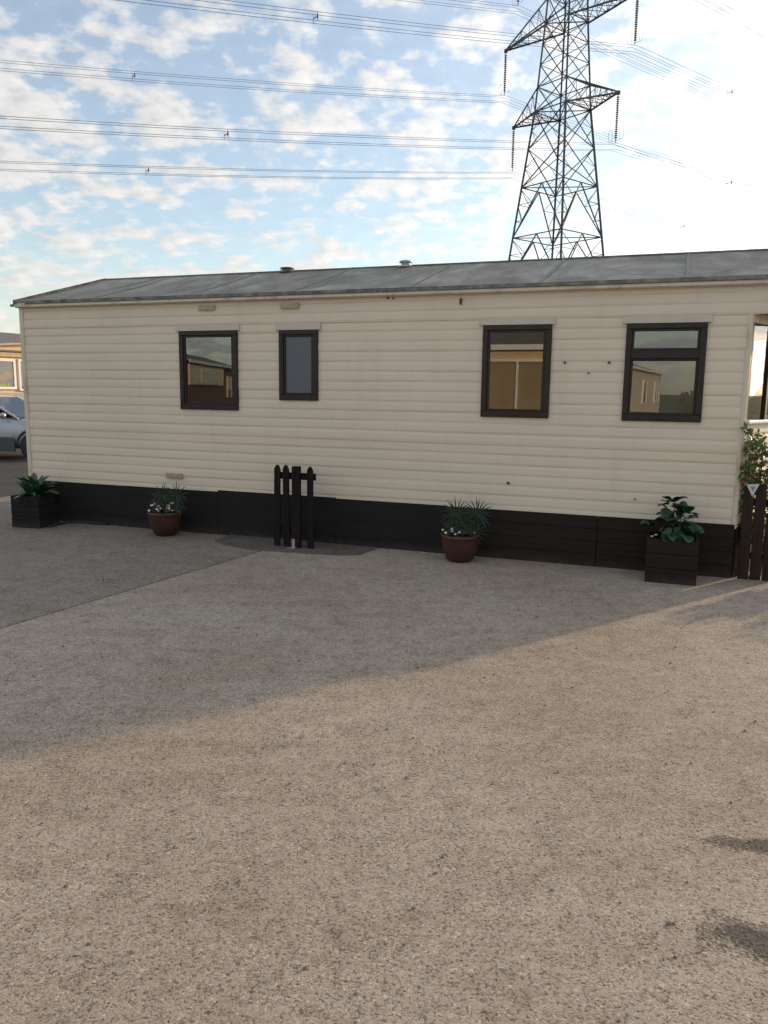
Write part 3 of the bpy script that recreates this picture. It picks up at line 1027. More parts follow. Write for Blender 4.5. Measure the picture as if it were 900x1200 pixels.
def planter_box(label, u, off, w, h, mat, rz=0.0):
    t = thing('planter_box', label, 'planter', tuple(wp(u, off)), YAW + rz)
    for nm, bx in (('front_board', (-w / 2, w / 2, -w / 2, -w / 2 + 0.022)), ('back_board', (-w / 2, w / 2, w / 2 - 0.022, w / 2)),
                   ('side_board', (-w / 2, -w / 2 + 0.022, -w / 2 + 0.0225, w / 2 - 0.0225)), ('side_board', (w / 2 - 0.022, w / 2, -w / 2 + 0.0225, w / 2 - 0.0225))):
        for q in range(3):
            z0, z1 = q * h / 3 + (0.004 if q else 0), (q + 1) * h / 3
            MB().box(*bx, z0, z1).build(nm, mat, t, bevel=0.004)
    MB().box(-w / 2 + 0.0225, w / 2 - 0.0225, -w / 2 + 0.0225, w / 2 - 0.0225, 0.02, h - 0.04).build('soil', M['soil'], t)
    return t


random.seed(11)
b1 = planter_box('black wooden planter box with a drooping fern-leaved plant at the far corner', -6.99, 0.40, 0.37, 0.365, M['skirt'], 0.12)
lm = leaf_mesh('leaf', M['leaf_dark'], 0.26, 0.10, 'broad', 0.45)
lm2 = leaf_mesh('leaf', M['leaf'], 0.22, 0.085, 'broad', 0.35)
for i in range(34):
    a = random.uniform(0, 6.28)
    e = random.uniform(0.1, 1.35)
    r = random.uniform(0, 0.07)
    o = link('leaf', lm if random.random() < 0.6 else lm2, b1)
    orient(o, (0.02 + r * math.cos(a), r * math.sin(a), 0.33 + random.uniform(0, 0.12) * (e > 0.5)), a, e, random.uniform(-0.5, 0.5), random.uniform(0.75, 1.1))
for (x, az, el, s) in ((-0.05, 2.4, 1.15, 1.1), (0.06, 0.5, 0.95, 1.05), (0.0, 3.6, 1.3, 1.15), (0.10, -0.3, 0.55, 1.2)):
    o = link('leaf', lm, b1)
    orient(o, (x, -0.05, 0.36), az, el, 0.1, s)

b2 = planter_box('dark brown planter box with a round-leaved green plant near the bay', 0.045, 0.27, 0.42, 0.385, M['skirt_brown'], 0.02)
rm = leaf_mesh('leaf', M['leaf_dark'], 0.10, 0.10, 'round', 0.3)
rm2 = leaf_mesh('leaf', M['leaf'], 0.095, 0.10, 'round', 0.3)
for i in range(95):
    q = random.random()
    cx, cy, cz, rx, rz_ = random.choice(((-0.07, -0.04, 0.45, 0.15, 0.10), (0.08, -0.05, 0.47, 0.13, 0.14), (0.02, 0.0, 0.55, 0.12, 0.12), (-0.01, 0.0, 0.66, 0.055, 0.06), (0.11, -0.10, 0.42, 0.09, 0.09)))
    a, b_ = random.uniform(0, 6.28), random.uniform(-1, 1)
    rr = random.uniform(0.75, 1.0)
    cb_ = math.sqrt(1 - b_ * b_)
    p = (cx + rx * rr * cb_ * math.cos(a), cy + rx * rr * cb_ * math.sin(a), max(0.36, cz + rz_ * rr * b_))
    o = link('leaf', rm2 if (cx > 0.09 or random.random() < 0.25) else rm, b2)
    orient(o, p, a + random.uniform(-0.6, 0.6), b_ * 0.9 + random.uniform(-0.4, 0.3), random.uniform(-0.6, 0.6), random.uniform(0.7, 1.05))
sb = MB()
for (x, y, zt) in ((-0.05, 0, 0.52), (0.06, -0.02, 0.56), (0.0, 0.0, 0.68)):
    sb.tube([(x * 0.4, y, 0.33), (x * 0.8, y, 0.45), (x, y, zt)], [0.008, 0.006, 0.004], 6)
sb.build('stem', M['leaf_dark'], b2)
for (x, z) in ((-0.17, 0.40), (-0.14, 0.415)):
    o = MB().lathe([(0.0, -0.004), (0.012, 0.0), (0.015, 0.006), (0.0, 0.01)], 8, (x, -0.19, z)).build('flower', M['petal'], b2)


def flower_mesh(mat):
    mb = MB()
    for k in range(6):
        a = k * math.pi / 3
        d, p = Vector((math.cos(a), math.sin(a), 0.25)), Vector((-math.sin(a), math.cos(a), 0))
        mb.add([Vector((0, 0, 0)), d * 0.014 + p * 0.008, d * 0.024, d * 0.014 - p * 0.008], [(0, 1, 2, 3)])
    mb.lathe([(0.0, -0.006), (0.006, -0.002), (0.007, 0.004), (0.0, 0.008)], 6)
    return mb.mesh('flower', mat)


FW, FP = flower_mesh(M['petal']), flower_mesh(M['petal_pink'])


def palm_pot(label, u, off, fans, flowers, seed):
    random.seed(seed)
    t = thing('plant_pot', label, 'plant pot', tuple(wp(u, off)), YAW)
    pot = MB().lathe([(0.105, 0.0), (0.128, 0.02), (0.160, 0.10), (0.181, 0.19), (0.182, 0.225), (0.188, 0.232), (0.189, 0.258), (0.184, 0.262), (0.176, 0.260), (0.170, 0.225), (0.0, 0.224)], 32)
    pot.build('pot', M['terracotta'], t, smooth=True)
    MB().lathe([(0.171, 0.0), (0.10, 0.012), (0.0, 0.016)], 20, (0, 0, 0.226)).build('soil', M['soil'], t)
    for (x, zc, az, tilt, R) in fans:
        fr = MB()
        ax = Vector((math.sin(tilt), -0.08, math.cos(tilt)))
        top = Vector((x * 0.35, 0, 0.24)) + ax * zc
        fr.tube([(x * 0.35, 0, 0.22), (Vector((x * 0.35, 0, 0.22)) + top) / 2 + Vector((0, 0.01, 0)), top], [0.008, 0.006, 0.005], 6)
        n = 19
        for k in range(n):
            a = (k / (n - 1) - 0.5) * 2 * 2.5
            lat = Vector((math.cos(tilt), 0, -math.sin(tilt)))
            d = (ax * math.cos(a) + lat * math.sin(a) + Vector((0, random.uniform(-0.45, 0.3), 0))).normalized()
            L = R * random.uniform(0.85, 1.08)
            s = d.cross(Vector((0, 1, 0)))
            s = s.normalized() if s.length > 0.1 else Vector((1, 0, 0))
            base = top
            w = 0.0065
            md = base + d * L * 0.55
            tip = base + d * L + Vector((0, 0, -0.02 * abs(math.sin(a))))
            f2 = Vector((0, -0.004, 0))
            fr.add([base - s * w * 0.5, base + s * w * 0.5, md + s * w, tip, md - s * w, md + f2], [(0, 1, 2, 5), (0, 5, 4), (5, 2, 3), (5, 3, 4)])
        fr.build('frond', M['palm'], t)
    for k in range(flowers):
        a = random.uniform(0, 6.28)
        r = random.uniform(0.04, 0.17)
        o = link('flower', FP if k % 6 == 5 else FW, t)
        zz = random.uniform(0.27, 0.37) if flowers > 10 else random.uniform(0.265, 0.31)
        p = Vector((r * math.cos(a) - 0.01, -abs(r * math.sin(a)), zz))
        orient(o, p, random.uniform(0, 6.28), random.uniform(0.2, 1.2), random.uniform(-0.5, 0.5), 0.6)
        o.scale = [random.uniform(0.45, 0.72)] * 3
        o.rotation_euler = (random.uniform(0.5, 1.3), random.uniform(-0.4, 0.4), random.uniform(-0.5, 0.5))
    lf = leaf_mesh('leaf', M['leaf_dark'], 0.10, 0.035, 'broad', 0.4)
    for k in range(18):
        a = random.uniform(0, 6.28)
        o = link('leaf', lf, t)
        orient(o, (0.06 * math.cos(a), 0.06 * math.sin(a), 0.24), a, random.uniform(0.3, 1.1), random.uniform(-0.4, 0.4), random.uniform(0.7, 1.2))
    return t


palm_pot('terracotta pot of spiky palm and many small white daisies beside the far planter box', -5.255, 0.29,
         ((-0.03, 0.19, 0, -0.05, 0.175), (0.16, 0.24, 0, 0.48, 0.175), (0.10, 0.15, 0, 0.9, 0.15), (-0.05, 0.12, 0, -0.5, 0.13)), 19, 21)
palm_pot('terracotta pot with two upright fan palms and a few blossoms, between the right-hand windows', -1.87, 0.29,
         ((-0.07, 0.22, 0, -0.06, 0.19), (0.14, 0.26, 0, 0.46, 0.185), (0.03, 0.13, 0, 0.1, 0.17), (-0.06, 0.08, 0, -0.5, 0.16), (0.1, 0.09, 0, 0.9, 0.17)), 8, 5)

# black hose end by the far planter
hp = [wp(-6.74, 0.47, 0.012), wp(-6.76, 0.30, 0.012), wp(-6.76, 0.15, 0.012), wp(-6.66, 0.085, 0.012), wp(-6.50, 0.072, 0.012), wp(-6.25, 0.066, 0.012)]
tag(MB().tube(hp, 0.014, 8).build('hose', M['rubber'], smooth=True), 'black hose lying on the ground beside the far planter box', 'hose')

# ------------------------------------------------------------------ fence and shrub by the bay
M['fence_brown'] = pm('brown_stained_board', (0.026, 0.017, 0.012), (0.042, 0.028, 0.020), scale=4, rough=0.7, bump=0.5, bscale=20, stretch=(5, 5, 0.4), spec=0.15)
rf = thing('timber_fence', 'dark brown upright board fence below the bay window', 'fence', tuple(wp(0.60, 0.0)), YAW)
random.seed(4)
for k in range(3):
    x = 0.055 + k * 0.098
    h = 0.86 + random.uniform(-0.012, 0.02)
    o = picket(0.088, h, 0.020, False).build('fence_board', M['fence_brown'], rf, bevel=0.003)
    o.location = (x, -0.02 + 0.006 * (k % 2), -0.003)
    o.rotation_euler = (0, random.uniform(-0.012, 0.012), 0)
for zz in (0.18, 0.66):
    MB().box(0.01, 0.31, 0.0, 0.035, zz, zz + 0.06).build('rail', M['fence_brown'], rf, bevel=0.003)
tri = thing('warning_plate', 'small white triangular plate fixed to the top of the board fence', 'sign', tuple(wp(0.675, 0.045, 0.80)), YAW)
MB().prism([(-0.056, 0.050), (0.050, 0.058), (0.0, -0.058)], -0.002, 0.002, lambda a, b, c: (a, c, b)).build('plate', M['plate'], tri)
MB().prism([(-0.020, 0.030), (0.018, 0.032), (0.0, -0.010)], -0.0035, -0.0025, lambda a, b, c: (a, c, b)).build('print', M['plate_grey'], tri)

sh = thing('shrub', 'leafy green climbing shrub with a few red leaves behind the board fence', 'shrub', tuple(wp(0.92, -0.14)), YAW)
st = MB()
for k in range(7):
    x = random.uniform(-0.28, -0.10)
    st.tube([(x, 0.03, -0.02), (x + random.uniform(-0.06, 0.06), 0.02, 0.55), (x + random.uniform(-0.1, 0.1), 0, 1.15)], [0.014, 0.010, 0.005], 6)
st.build('stem', M['bark'], sh)
for mt, cnt, zr in (('shrub', 1300, (0.30, 1.40)), ('shrub_red', 45, (0.84, 1.08))):
    mb = MB()
    for k in range(cnt):
        x = random.uniform(-0.34, -0.06) if mt == 'shrub' else random.uniform(-0.34, -0.20)
        z0 = random.uniform(*zr)
        if z0 > 1.27 + 0.08 * math.sin(x * 14) + 0.06 * math.sin(x * 31 + 1):
            continue
        bay = min(0.30, (x + 0.92 - UR) * 2.14 - 0.14)            # the bay wall behind, in this shrub's own frame
        y = max(-0.20, bay - 0.05 - random.random() ** 1.4 * 0.24)
        if z0 < 0.86:
            y = max(y, -0.09)
        p = Vector((x, y, z0))
        a, e = random.uniform(0, 6.28), random.uniform(-0.9, 1.0)
        d = Vector((math.cos(a) * math.cos(e), math.sin(a) * math.cos(e), math.sin(e)))
        L = random.uniform(0.035, 0.075)
        s = d.cross(Vector((random.uniform(-1, 1), random.uniform(-1, 1), 0.6))).normalized() * L * 0.26
        mb.add([p, p + d * L * 0.5 + s, p + d * L, p + d * L * 0.5 - s], [(0, 1, 2, 3)])
    mb.build('foliage', M[mt], sh)['kind'] = 'stuff'

random.seed(17)
for k, (u_, r_, h_) in enumerate(((1.25, 0.28, 0.40), (1.85, 0.34, 0.46), (2.55, 0.38, 0.42), (3.3, 0.36, 0.48))):  # unseen bushes beyond the fence, added to shade the concrete and blur the shadow edge
    lb = thing('shade_bush', ['first', 'second', 'third', 'fourth'][k] + ' low leafy bush added out of view beyond the fence to shade the concrete', 'bush', tuple(wp(u_, 0.0)), 0, 'unseen bushes added for their shade')
    MB().tube([(0, 0, -0.02), (0.01, 0, h_ * 0.4), (0.0, 0.02, h_ * 0.7)], [0.02, 0.014, 0.006], 6).build('trunk', M['bark'], lb)
    mb = MB()
    for q in range(650):
        d = Vector((random.gauss(0, 1), random.gauss(0, 1), random.gauss(0, 1))).normalized()
        c = Vector((d.x * r_, d.y * r_ * 0.7, h_ * 0.52 + d.z * h_ * 0.5)) * random.uniform(0.6, 1.05)
        c.z = max(0.03, c.z)
        a_ = Vector((random.uniform(-1, 1), random.uniform(-1, 1), random.uniform(-1, 1))).normalized() * 0.04
        b_ = a_.cross(d).normalized() * 0.018
        mb.add([c - a_, c + b_, c + a_, c - b_], [(0, 1, 2, 3)])
    mb.build('crown', M['shrub'], lb)

# ------------------------------------------------------------------ loose grit
random.seed(3)
mb = MB()
for k in range(620):
    y = random.uniform(1.5, 6.5)
    x = random.uniform(-0.55, 0.55) * y
    if k >= 420:                                    # swept up against the foot of the skirt
        q_ = wp(random.uniform(-7.3, 0.5), 0.05 + abs(random.gauss(0, 0.07)))
        x, y = q_.x, q_.y
    r = random.choice((0.003, 0.004, 0.004, 0.006, 0.009))
    vs = []
    for d in ((1, 0, 0), (0, 1, 0), (-1, 0, 0), (0, -1, 0), (0, 0, 0.8), (0, 0, -0.6)):
        j = random.uniform(0.7, 1.3)
        vs.append((x + d[0] * r * j, y + d[1] * r * j, 0.002 + d[2] * r * j))
    mb.add(vs, [(0, 1, 4), (1, 2, 4), (2, 3, 4), (3, 0, 4), (1, 0, 5), (2, 1, 5), (3, 2, 5), (0, 3, 5)])
pb = mb.build('loose_gravel', pm('loose_grit', (0.30, 0.25, 0.20), (0.12, 0.10, 0.085), scale=3.1, rough=0.85))
tag(pb, 'loose grit scattered over the concrete', 'gravel', kind='stuff')

# ------------------------------------------------------------------ neighbouring chalet and parked car beyond the far corner
M['peach'] = pm('peach_board', (0.68, 0.50, 0.34), (0.60, 0.43, 0.28), scale=5, rough=0.6)
M['buff'] = pm('buff_fascia', (0.50, 0.36, 0.20), (0.42, 0.29, 0.16), scale=7, rough=0.6)
M['slate'] = pm('slate', (0.085, 0.09, 0.10), (0.13, 0.135, 0.145), scale=20, rough=0.6)
M['grey_render'] = pm('grey_render', (0.42, 0.41, 0.38), (0.34, 0.33, 0.31), scale=6, rough=0.8)
M['pvc'] = pm('white_plastic', (0.78, 0.77, 0.73), None, rough=0.35)
M['blind'] = pm('dark_blind', (0.10, 0.085, 0.07), None, rough=0.6)
M['lime'] = pm('lime_sticker', (0.45, 0.55, 0.06), None, rough=0.6)

CH = thing('chalet', 'sunlit cream chalet with slate roof and buff gable behind the car', 'chalet', (-9.66, 24.8, 0), math.radians(62))
# local x runs along the face we see, local -y is its outward normal
MB().box(-6.5, 4.2, 0.0, 5.0, -0.03, 1.42).build('wall', M['grey_render'], CH)
MB().box(-6.5, 4.2, 0.01, 5.0, 1.42, 2.45).build('wall', M['peach'], CH)
MB().prism([(-4.6, 2.56), (4.2, 2.56), (-0.2, 2.92)], 0.0, 0.08, lambda a, b, c: (a, c, b)).build('gable', M['peach'], CH)
MB().box(-6.5, 4.2, -0.07, 0.06, 2.43, 2.565).build('tie_beam', M['buff'], CH, bevel=0.01)
for a, b in (((-5.2, 2.56), (-0.2, 2.98)), ((4.8, 2.56), (-0.2, 2.98))):
    MB().beam((a[0], -0.16, a[1]), (b[0], -0.16, b[1]), 0.05, 0.13, up=(0, 1, 0)).build('bargeboard', M['buff'], CH)
for side in (0, 1):
    for r_ in range(9):
        q0, q1 = r_ / 9, (r_ + 1) / 9
        e0 = Vector((0, -0.12 if not side else 5.4, 2.58)); e1 = Vector((0, 2.6, 3.30))
        p0, p1 = e0.lerp(e1, q0), e0.lerp(e1, q1)
        mb = MB().add([(-6.8, p0.y, p0.z + 0.03), (4.5, p0.y, p0.z + 0.03), (4.5, p1.y, p1.z), (-6.8, p1.y, p1.z),
                       (-6.8, p0.y, p0.z), (4.5, p0.y, p0.z), (4.5, p1.y, p1.z - 0.03), (-6.8, p1.y, p1.z - 0.03)],
                      [(0, 1, 2, 3), (7, 6, 5, 4), (0, 4, 5, 1), (2, 6, 7, 3), (0, 3, 7, 4), (1, 5, 6, 2)])
        mb.build('slate_course', M['slate'], CH)


def simple_window(parent, x0, x1, z0, z1, fm, gm, fw=0.06, mull=(), y=0.0, depth=0.06, back=None):
    f = MB()
    f.box(x0, x1, y - depth, y + 0.02, z1 - fw, z1)
    f.box(x0, x1, y - depth, y + 0.02, z0, z0 + fw)
    f.box(x0, x0 + fw, y - depth, y + 0.02, z0 + fw, z1 - fw)
    f.box(x1 - fw, x1, y - depth, y + 0.02, z0 + fw, z1 - fw)
    for m_ in mull:
        f.box(m_ - fw * 0.4, m_ + fw * 0.4, y - depth, y + 0.02, z0 + fw, z1 - fw)
    w = f.build('window', fm, parent)
    MB().box(x0 + fw, x1 - fw, y - 0.035, y - 0.030, z0 + fw, z1 - fw).build('pane', gm, w)
    if back:
        MB().box(x0 + fw, x1 - fw, y - 0.012, y - 0.005, z0 + fw, z1 - fw).build('curtain', back, w)  # curtain cloth, except where a dark sheet paints in the unlit room
    return w


M['dim_room_sheet'] = pm('dim_room_sheet', (0.02, 0.02, 0.022), None, rough=0.9)  # near-black sheet close behind panes, its colour stands in for a room's dimness
w1 = simple_window(CH, -4.6, -2.22, 1.52, 2.38, M['pvc'], M['glass'], 0.07, back=M['dim_room_sheet'])
for k in range(16):
    x = -3.25 + k * 0.055
    MB().prism([(x - 0.012, 1.60), (x + 0.014, 1.60), (x + 0.02, 1.66 + 0.03 * (k % 3)), (x - 0.006, 1.64 + 0.04 * ((k + 1) % 2))], -0.043, -0.041, lambda a, b, c: (a, c, b)).build('window_sticker', M['lime'], w1)
w2 = simple_window(CH, -2.12, -1.02, 1.48, 2.38, M['pvc'], M['glass'], 0.06, back=M['dim_room_sheet'])
for k in range(13):
    zz = 1.58 + k * 0.055
    MB().box(-2.05, -1.09, -0.026, -0.014, zz, zz + 0.022).build('blind_slat', M['blind'], w2)

# car
M['paint'] = pm('blue_grey_paint', (0.40, 0.41, 0.43), (0.37, 0.38, 0.40), scale=2, rough=0.28, metal=0.5)
M['bumper'] = pm('dark_plastic', (0.06, 0.065, 0.075), None, rough=0.5)
M['car_glass'] = mat_glass('car_glass', ior=1.7, tint=(0.10, 0.12, 0.13), wob=0.0)
M['alloy'] = pm('alloy_wheel', (0.45, 0.45, 0.46), None, rough=0.3, metal=0.8)
M['lamp'] = pm('headlamp', (0.75, 0.76, 0.78), None, rough=0.1)
M['red_lamp'] = pm('tail_lamp', (0.35, 0.02, 0.02), None, rough=0.2)
M['cabin'] = pm('cabin', (0.03, 0.03, 0.033), (0.05, 0.05, 0.055), scale=9, rough=0.9)
CAR = thing('parked_car', 'silver-blue estate car parked beyond the far end of the caravan', 'car', (-8.72, 18.3, -0.03), math.radians(-6))
# stations along the car, nose at +x: x, sill z, belt z, half width
st_ = [(-2.75, 0.42, 0.80, 0.66), (-2.70, 0.30, 0.92, 0.78), (-2.3, 0.24, 0.98, 0.84), (-1.4, 0.22, 0.98, 0.86), (-0.4, 0.22, 0.96, 0.865), (0.45, 0.22, 0.94, 0.86),
       (0.75, 0.24, 0.92, 0.84), (1.10, 0.26, 0.86, 0.81), (1.38, 0.30, 0.76, 0.74), (1.50, 0.40, 0.62, 0.62)]
mb = MB()
ring = []
for (x, zs_, zb_, hw) in st_:
    crown = 0.04 if x > 0.5 else 0.0
    pts = [(-hw * 0.9, zs_), (-hw, zs_ + 0.10), (-hw * 1.0, (zs_ + zb_) / 2 + 0.05), (-hw * 0.965, zb_ - 0.03), (-hw * 0.90, zb_), (0, zb_ + crown),
           (hw * 0.90, zb_), (hw * 0.965, zb_ - 0.03), (hw, (zs_ + zb_) / 2 + 0.05), (hw, zs_ + 0.10), (hw * 0.9, zs_)]
    ring.append([(x, y, z_) for y, z_ in pts])
m_ = len(ring[0])
vs = [p for r_ in ring for p in r_]
fs = []
for i in range(len(ring) - 1):
    for j in range(m_):
        j2 = (j + 1) % m_
        fs.append((i * m_ + j, i * m_ + j2, (i + 1) * m_ + j2, (i + 1) * m_ + j))
fs += [tuple(range(m_)), tuple(range((len(ring) - 1) * m_, len(ring) * m_))[::-1]]
mb.add(vs, fs)
body = mb.build('body', M['paint'], CAR, smooth=True)
sm = body.modifiers.new('sub', 'SUBSURF')
sm.levels = sm.render_levels = 1
# roof, pillars
RZ = 1.42
gl = {'A0': (0.62, 0.93), 'A1': (-0.18, RZ), 'C1': (-2.25, RZ - 0.03), 'D0': (-2.68, 0.97)}
hb_, ht_ = 0.775, 0.62
rp = MB()
prof = [(-0.24, RZ - 0.02), (-0.6, RZ + 0.03), (-1.4, RZ + 0.05), (-2.2, RZ + 0.01), (-2.32, RZ - 0.05)]
vs = []
for (x, z_) in prof:
    vs += [(x, -ht_ - 0.012, z_ - 0.05), (x, -ht_ * 0.8, z_), (x, 0, z_ + 0.02), (x, ht_ * 0.8, z_), (x, ht_ + 0.012, z_ - 0.05)]
fs = [(i * 5 + j, i * 5 + j + 1, (i + 1) * 5 + j + 1, (i + 1) * 5 + j) for i in range(len(prof) - 1) for j in range(4)]
rp.add(vs, fs)
ro = rp.build('roof', M['paint'], CAR, smooth=True)
ro.modifiers.new('thick', 'SOLIDIFY').thickness = 0.03
for s in (-1, 1):
    for (a, b, w) in (((0.64, s * hb_, 0.92), (-0.22, s * ht_, RZ - 0.04), 0.06), ((-0.62, s * (hb_ + 0.004), 0.95), (-0.72, s * ht_, RZ - 0.03), 0.06),
                      ((-1.65, s * hb_, 0.96), (-1.62, s * ht_, RZ - 0.02), 0.06), ((-2.66, s * hb_ * 0.97, 0.95), (-2.28, s * ht_, RZ - 0.05), 0.10)):
        MB().beam(a, b, w, w * 0.7).build('pillar', M['paint'], CAR, bevel=0.01)
    for quad in (((0.56, 0.945), (-0.60, 0.965), (-0.70, RZ - 0.06), (-0.20, RZ - 0.07)), ((-0.66, 0.965), (-1.62, 0.975), (-1.60, RZ - 0.06), (-0.76, RZ - 0.06)), ((-1.69, 0.975), (-2.56, 0.98), (-2.24, RZ - 0.08), (-1.65, RZ - 0.06))):
        vs = []
        for x, z_ in quad:
            q = (z_ - 0.93) / (RZ - 0.93)
            vs.append((x, s * (hb_ + (ht_ - hb_) * q - 0.005), z_))
        MB().add(vs, [(0, 1, 2, 3)]).build('side_window', M['car_glass'], CAR)
    mir = MB().lathe([(0.0, -0.06), (0.05, -0.05), (0.075, 0.0), (0.05, 0.05), (0.0, 0.06)], 10, (0.36, s * 0.91, 1.0)).build('wing_mirror', M['paint'], CAR, smooth=True)
    for x0, x1 in ((-0.60, 0.40), (-1.62, -0.66)):
        h_ = MB().box(x0 + 0.06, x0 + 0.24, s * 0.872 - 0.012, s * 0.872 + 0.012, 0.80, 0.825).build('door_handle', M['paint'], CAR)
    for x in (0.98, -1.95):
        wh = MB().lathe([(0.20, -0.09), (0.29, -0.09), (0.315, -0.05), (0.315, 0.05), (0.29, 0.09), (0.20, 0.09)], 24)
        wo_ = wh.build('wheel', M['rubber'], CAR, smooth=True)
        wo_.matrix_local = Matrix.Translation((x, s * 0.76, 0.315)) @ Matrix.Rotation(math.pi / 2, 4, 'X')
        ri = MB().lathe([(0.0, 0.05), (0.05, 0.06), (0.06, 0.045), (0.18, 0.055), (0.20, 0.085), (0.20, -0.08), (0.0, -0.05)], 20).build('rim', M['alloy'], wo_, smooth=True)
        if s > 0:
            ri.matrix_local = Matrix.Rotation(math.pi, 4, 'X')
        MB().tube([(x + 0.37 * math.cos(a * math.pi / 10), s * 0.855, 0.315 + 0.37 * math.sin(a * math.pi / 10)) for a in range(11)], 0.028, 8).build('wheel_arch', M['bumper'], CAR, smooth=True)
    MB().lathe([(0.0, -0.05), (0.10, -0.03), (0.12, 0.0), (0.08, 0.04), (0.0, 0.06)], 12, (1.36, s * 0.56, 0.66)).build('headlight', M['lamp'], CAR, smooth=True)
    MB().box(-2.74, -2.66, s * 0.70 - 0.06, s * 0.70 + 0.06, 0.72, 0.92).build('tail_light', M['red_lamp'], CAR, bevel=0.02)
    MB().box(-1.50, 0.55, s * 0.872 - 0.015, s * 0.872 + 0.012, 0.52, 0.56).build('side_moulding', M['alloy'], CAR, bevel=0.008)
    MB().box(-1.55, 0.58, s * 0.85 - 0.03, s * 0.85 + 0.02, 0.20, 0.50).build('sill', M['bumper'], CAR, bevel=0.01)
MB().add([(0.66, -hb_ + 0.03, 0.95), (0.66, hb_ - 0.03, 0.95), (-0.20, ht_ - 0.03, RZ - 0.035), (-0.20, -ht_ + 0.03, RZ - 0.035)], [(0, 1, 2, 3)]).build('windscreen', M['car_glass'], CAR)
MB().add([(-2.67, -hb_ + 0.06, 0.98), (-2.67, hb_ - 0.06, 0.98), (-2.32, ht_ - 0.03, RZ - 0.07), (-2.32, -ht_ + 0.03, RZ - 0.07)], [(0, 1, 2, 3)]).build('rear_window', M['car_glass'], CAR)
MB().box(1.30, 1.54, -0.62, 0.62, 0.26, 0.46).build('bumper', M['bumper'], CAR, bevel=0.05)
MB().box(-2.80, -2.6, -0.70, 0.70, 0.30, 0.52).build('bumper', M['bumper'], CAR, bevel=0.05)
seat = MB()
for s in (-0.36, 0.36):
    seat.box(-0.75, -0.25, s - 0.24, s + 0.24, 0.5, 0.62)
    seat.box(-0.86, -0.72, s - 0.22, s + 0.22, 0.6, 1.12)
    seat.box(-0.85, -0.77, s - 0.11, s + 0.11, 1.14, 1.30)
seat.build('seats', M['cabin'], CAR)['kind'] = 'stuff'

# ------------------------------------------------------------------ caravans across the yard: they stand behind the camera and show in the windows
def other_caravan(label, loc, rz, L, D, wall, skirt, wins, fm, curtain, eave=2.62, ridge=3.1):
    t = thing('static_caravan', label, 'caravan', loc, rz, 'caravans across the yard')
    n = 14
    for k in range(n):                              # siding boards, local -y faces out
        z0 = 0.45 + (eave - 0.45) * k / n
        z1 = 0.45 + (eave - 0.45) * (k + 1) / n
        MB().prism([(0.0, z0), (-0.022, z0), (-0.008, z1), (0.0, z1)], 0, L, lambda v, z, u: (u, v, z)).build('siding_board', wall, t)
    MB().box(0, L, 0.001, D, 0.45, eave).build('wall', wall, t)
    MB().box(0.05, L - 0.05, -0.01, 0.02, -0.03, 0.45).build('skirt_panel', skirt, t)
    for s in (0, 1):
        y0, y1 = (-0.12, D / 2) if not s else (D + 0.12, D / 2)
        MB().add([(-0.1, y0, eave), (L + 0.1, y0, eave), (L + 0.1, y1, ridge), (-0.1, y1, ridge), (-0.1, y0, eave + 0.05), (L + 0.1, y0, eave + 0.05), (L + 0.1, y1, ridge + 0.05), (-0.1, y1, ridge + 0.05)],
                 [(3, 2, 1, 0), (4, 5, 6, 7), (0, 1, 5, 4), (0, 4, 7, 3), (1, 2, 6, 5)]).build('roof', M['roof_edge'], t)
    for x in (0.0, L - 0.02):
        MB().prism([(0, eave), (D, eave), (D / 2, ridge)], x, x + 0.02, lambda v, z, u: (u, v, z)).build('gable_panel', wall, t)
    MB().box(-0.1, L + 0.1, -0.16, -0.125, eave - 0.06, eave + 0.06).build('fascia', M['pvc'], t)
    for (x0, x1, z0, z1, mull) in wins:
        simple_window(t, x0, x1, z0, z1, fm, M['glass'], 0.06, mull, y=-0.03, back=curtain)
    return t


M['gold_wall'] = pm('ochre_siding', (0.70, 0.52, 0.30), (0.62, 0.45, 0.25), scale=4, rough=0.6)
M['cream_wall'] = pm('pale_siding', (0.66, 0.57, 0.42), (0.58, 0.50, 0.36), scale=4, rough=0.6)
M['brown_wall'] = pm('brown_siding', (0.16, 0.09, 0.055), (0.22, 0.13, 0.08), scale=4, rough=0.7)
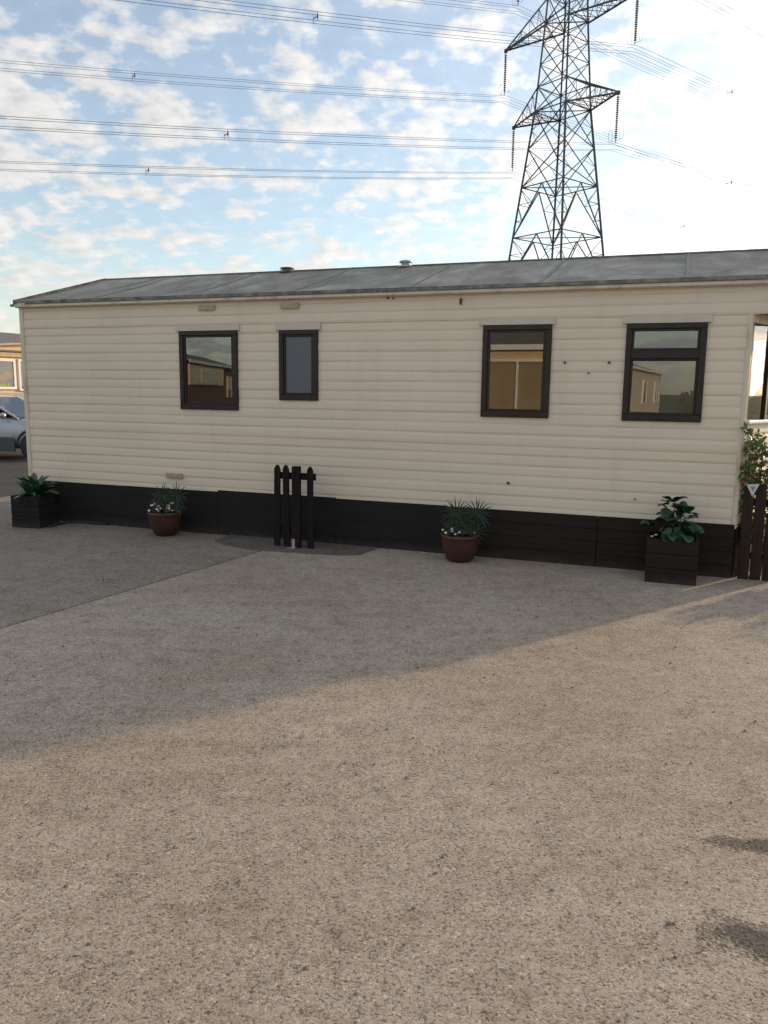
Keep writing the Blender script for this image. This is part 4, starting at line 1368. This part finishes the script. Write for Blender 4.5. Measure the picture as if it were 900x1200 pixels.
# local x along its wall, seen from the yard; rotated to face our caravan
p = wp(-1.85, 10.5)
other_caravan('ochre caravan with a wide curtained window, mirrored in the pane right of centre', (p.x, p.y, 0), YAW + math.pi, 6.6, 3.1, M['gold_wall'], M['skirt_brown'],
              ((0.62, 2.60, 1.08, 2.36, (1.58,)), (4.3, 5.6, 1.2, 2.3, ())), M['pvc'], M['curtain'])
other_caravan('distant pale caravan, mirrored in the divided window by the bay', (-10.1, -25.0, 0), math.radians(75), 10.5, 3.1, M['cream_wall'], M['skirt_brown'],
              ((1.0, 2.6, 1.2, 2.2, (1.8,)), (5.5, 6.6, 1.2, 2.2, ())), M['pvc'], M['dim_room_sheet'])
other_caravan('low brown and ochre caravan, mirrored in the window nearest the far corner', (-26.6, -11.4, 0), math.radians(48.2), 10.6, 3.1, M['brown_wall'], M['skirt_brown'],
              ((3.6, 10.4, 1.75, 2.52, (8.2,)), (1.2, 2.4, 1.2, 2.2, ())), M['gold_wall'], M['curtain'])
random.seed(9)
for k, (x, y, r) in enumerate(((-8.6, -27.5, 1.5), (-6.6, -28.2, 1.35), (-4.4, -28.0, 1.6))):
    bs = thing('bush', ['broad dark bush, mirrored beside the distant pale caravan', 'middle bush of the row mirrored in the divided window', 'last bush of the row mirrored in the divided window'][k], 'bush', (x, y, -0.03), 0, 'bushes across the yard')
    MB().tube([(0, 0, -0.05), (0.05, 0, 0.5), (0.1, 0.05, 1.0)], [0.09, 0.07, 0.03], 7).build('trunk', M['bark'], bs)
    mb = MB()
    for q in range(900):
        d = Vector((random.gauss(0, 1), random.gauss(0, 1), random.gauss(0, 1))).normalized()
        rr = r * (0.6 + 0.4 * random.random()) * (0.8 + 0.25 * math.sin(d.x * 5 + k) * math.cos(d.y * 4))
        c = Vector((d.x * rr, d.y * rr, 1.15 + d.z * rr * 0.68))
        if c.z < 0.05:
            continue
        a = Vector((random.uniform(-1, 1), random.uniform(-1, 1), random.uniform(-1, 1))).normalized() * 0.14
        b = a.cross(d).normalized() * 0.07
        mb.add([c - a, c + b, c + a, c - b], [(0, 1, 2, 3)])
    mb.build('crown', M['shrub'], bs)
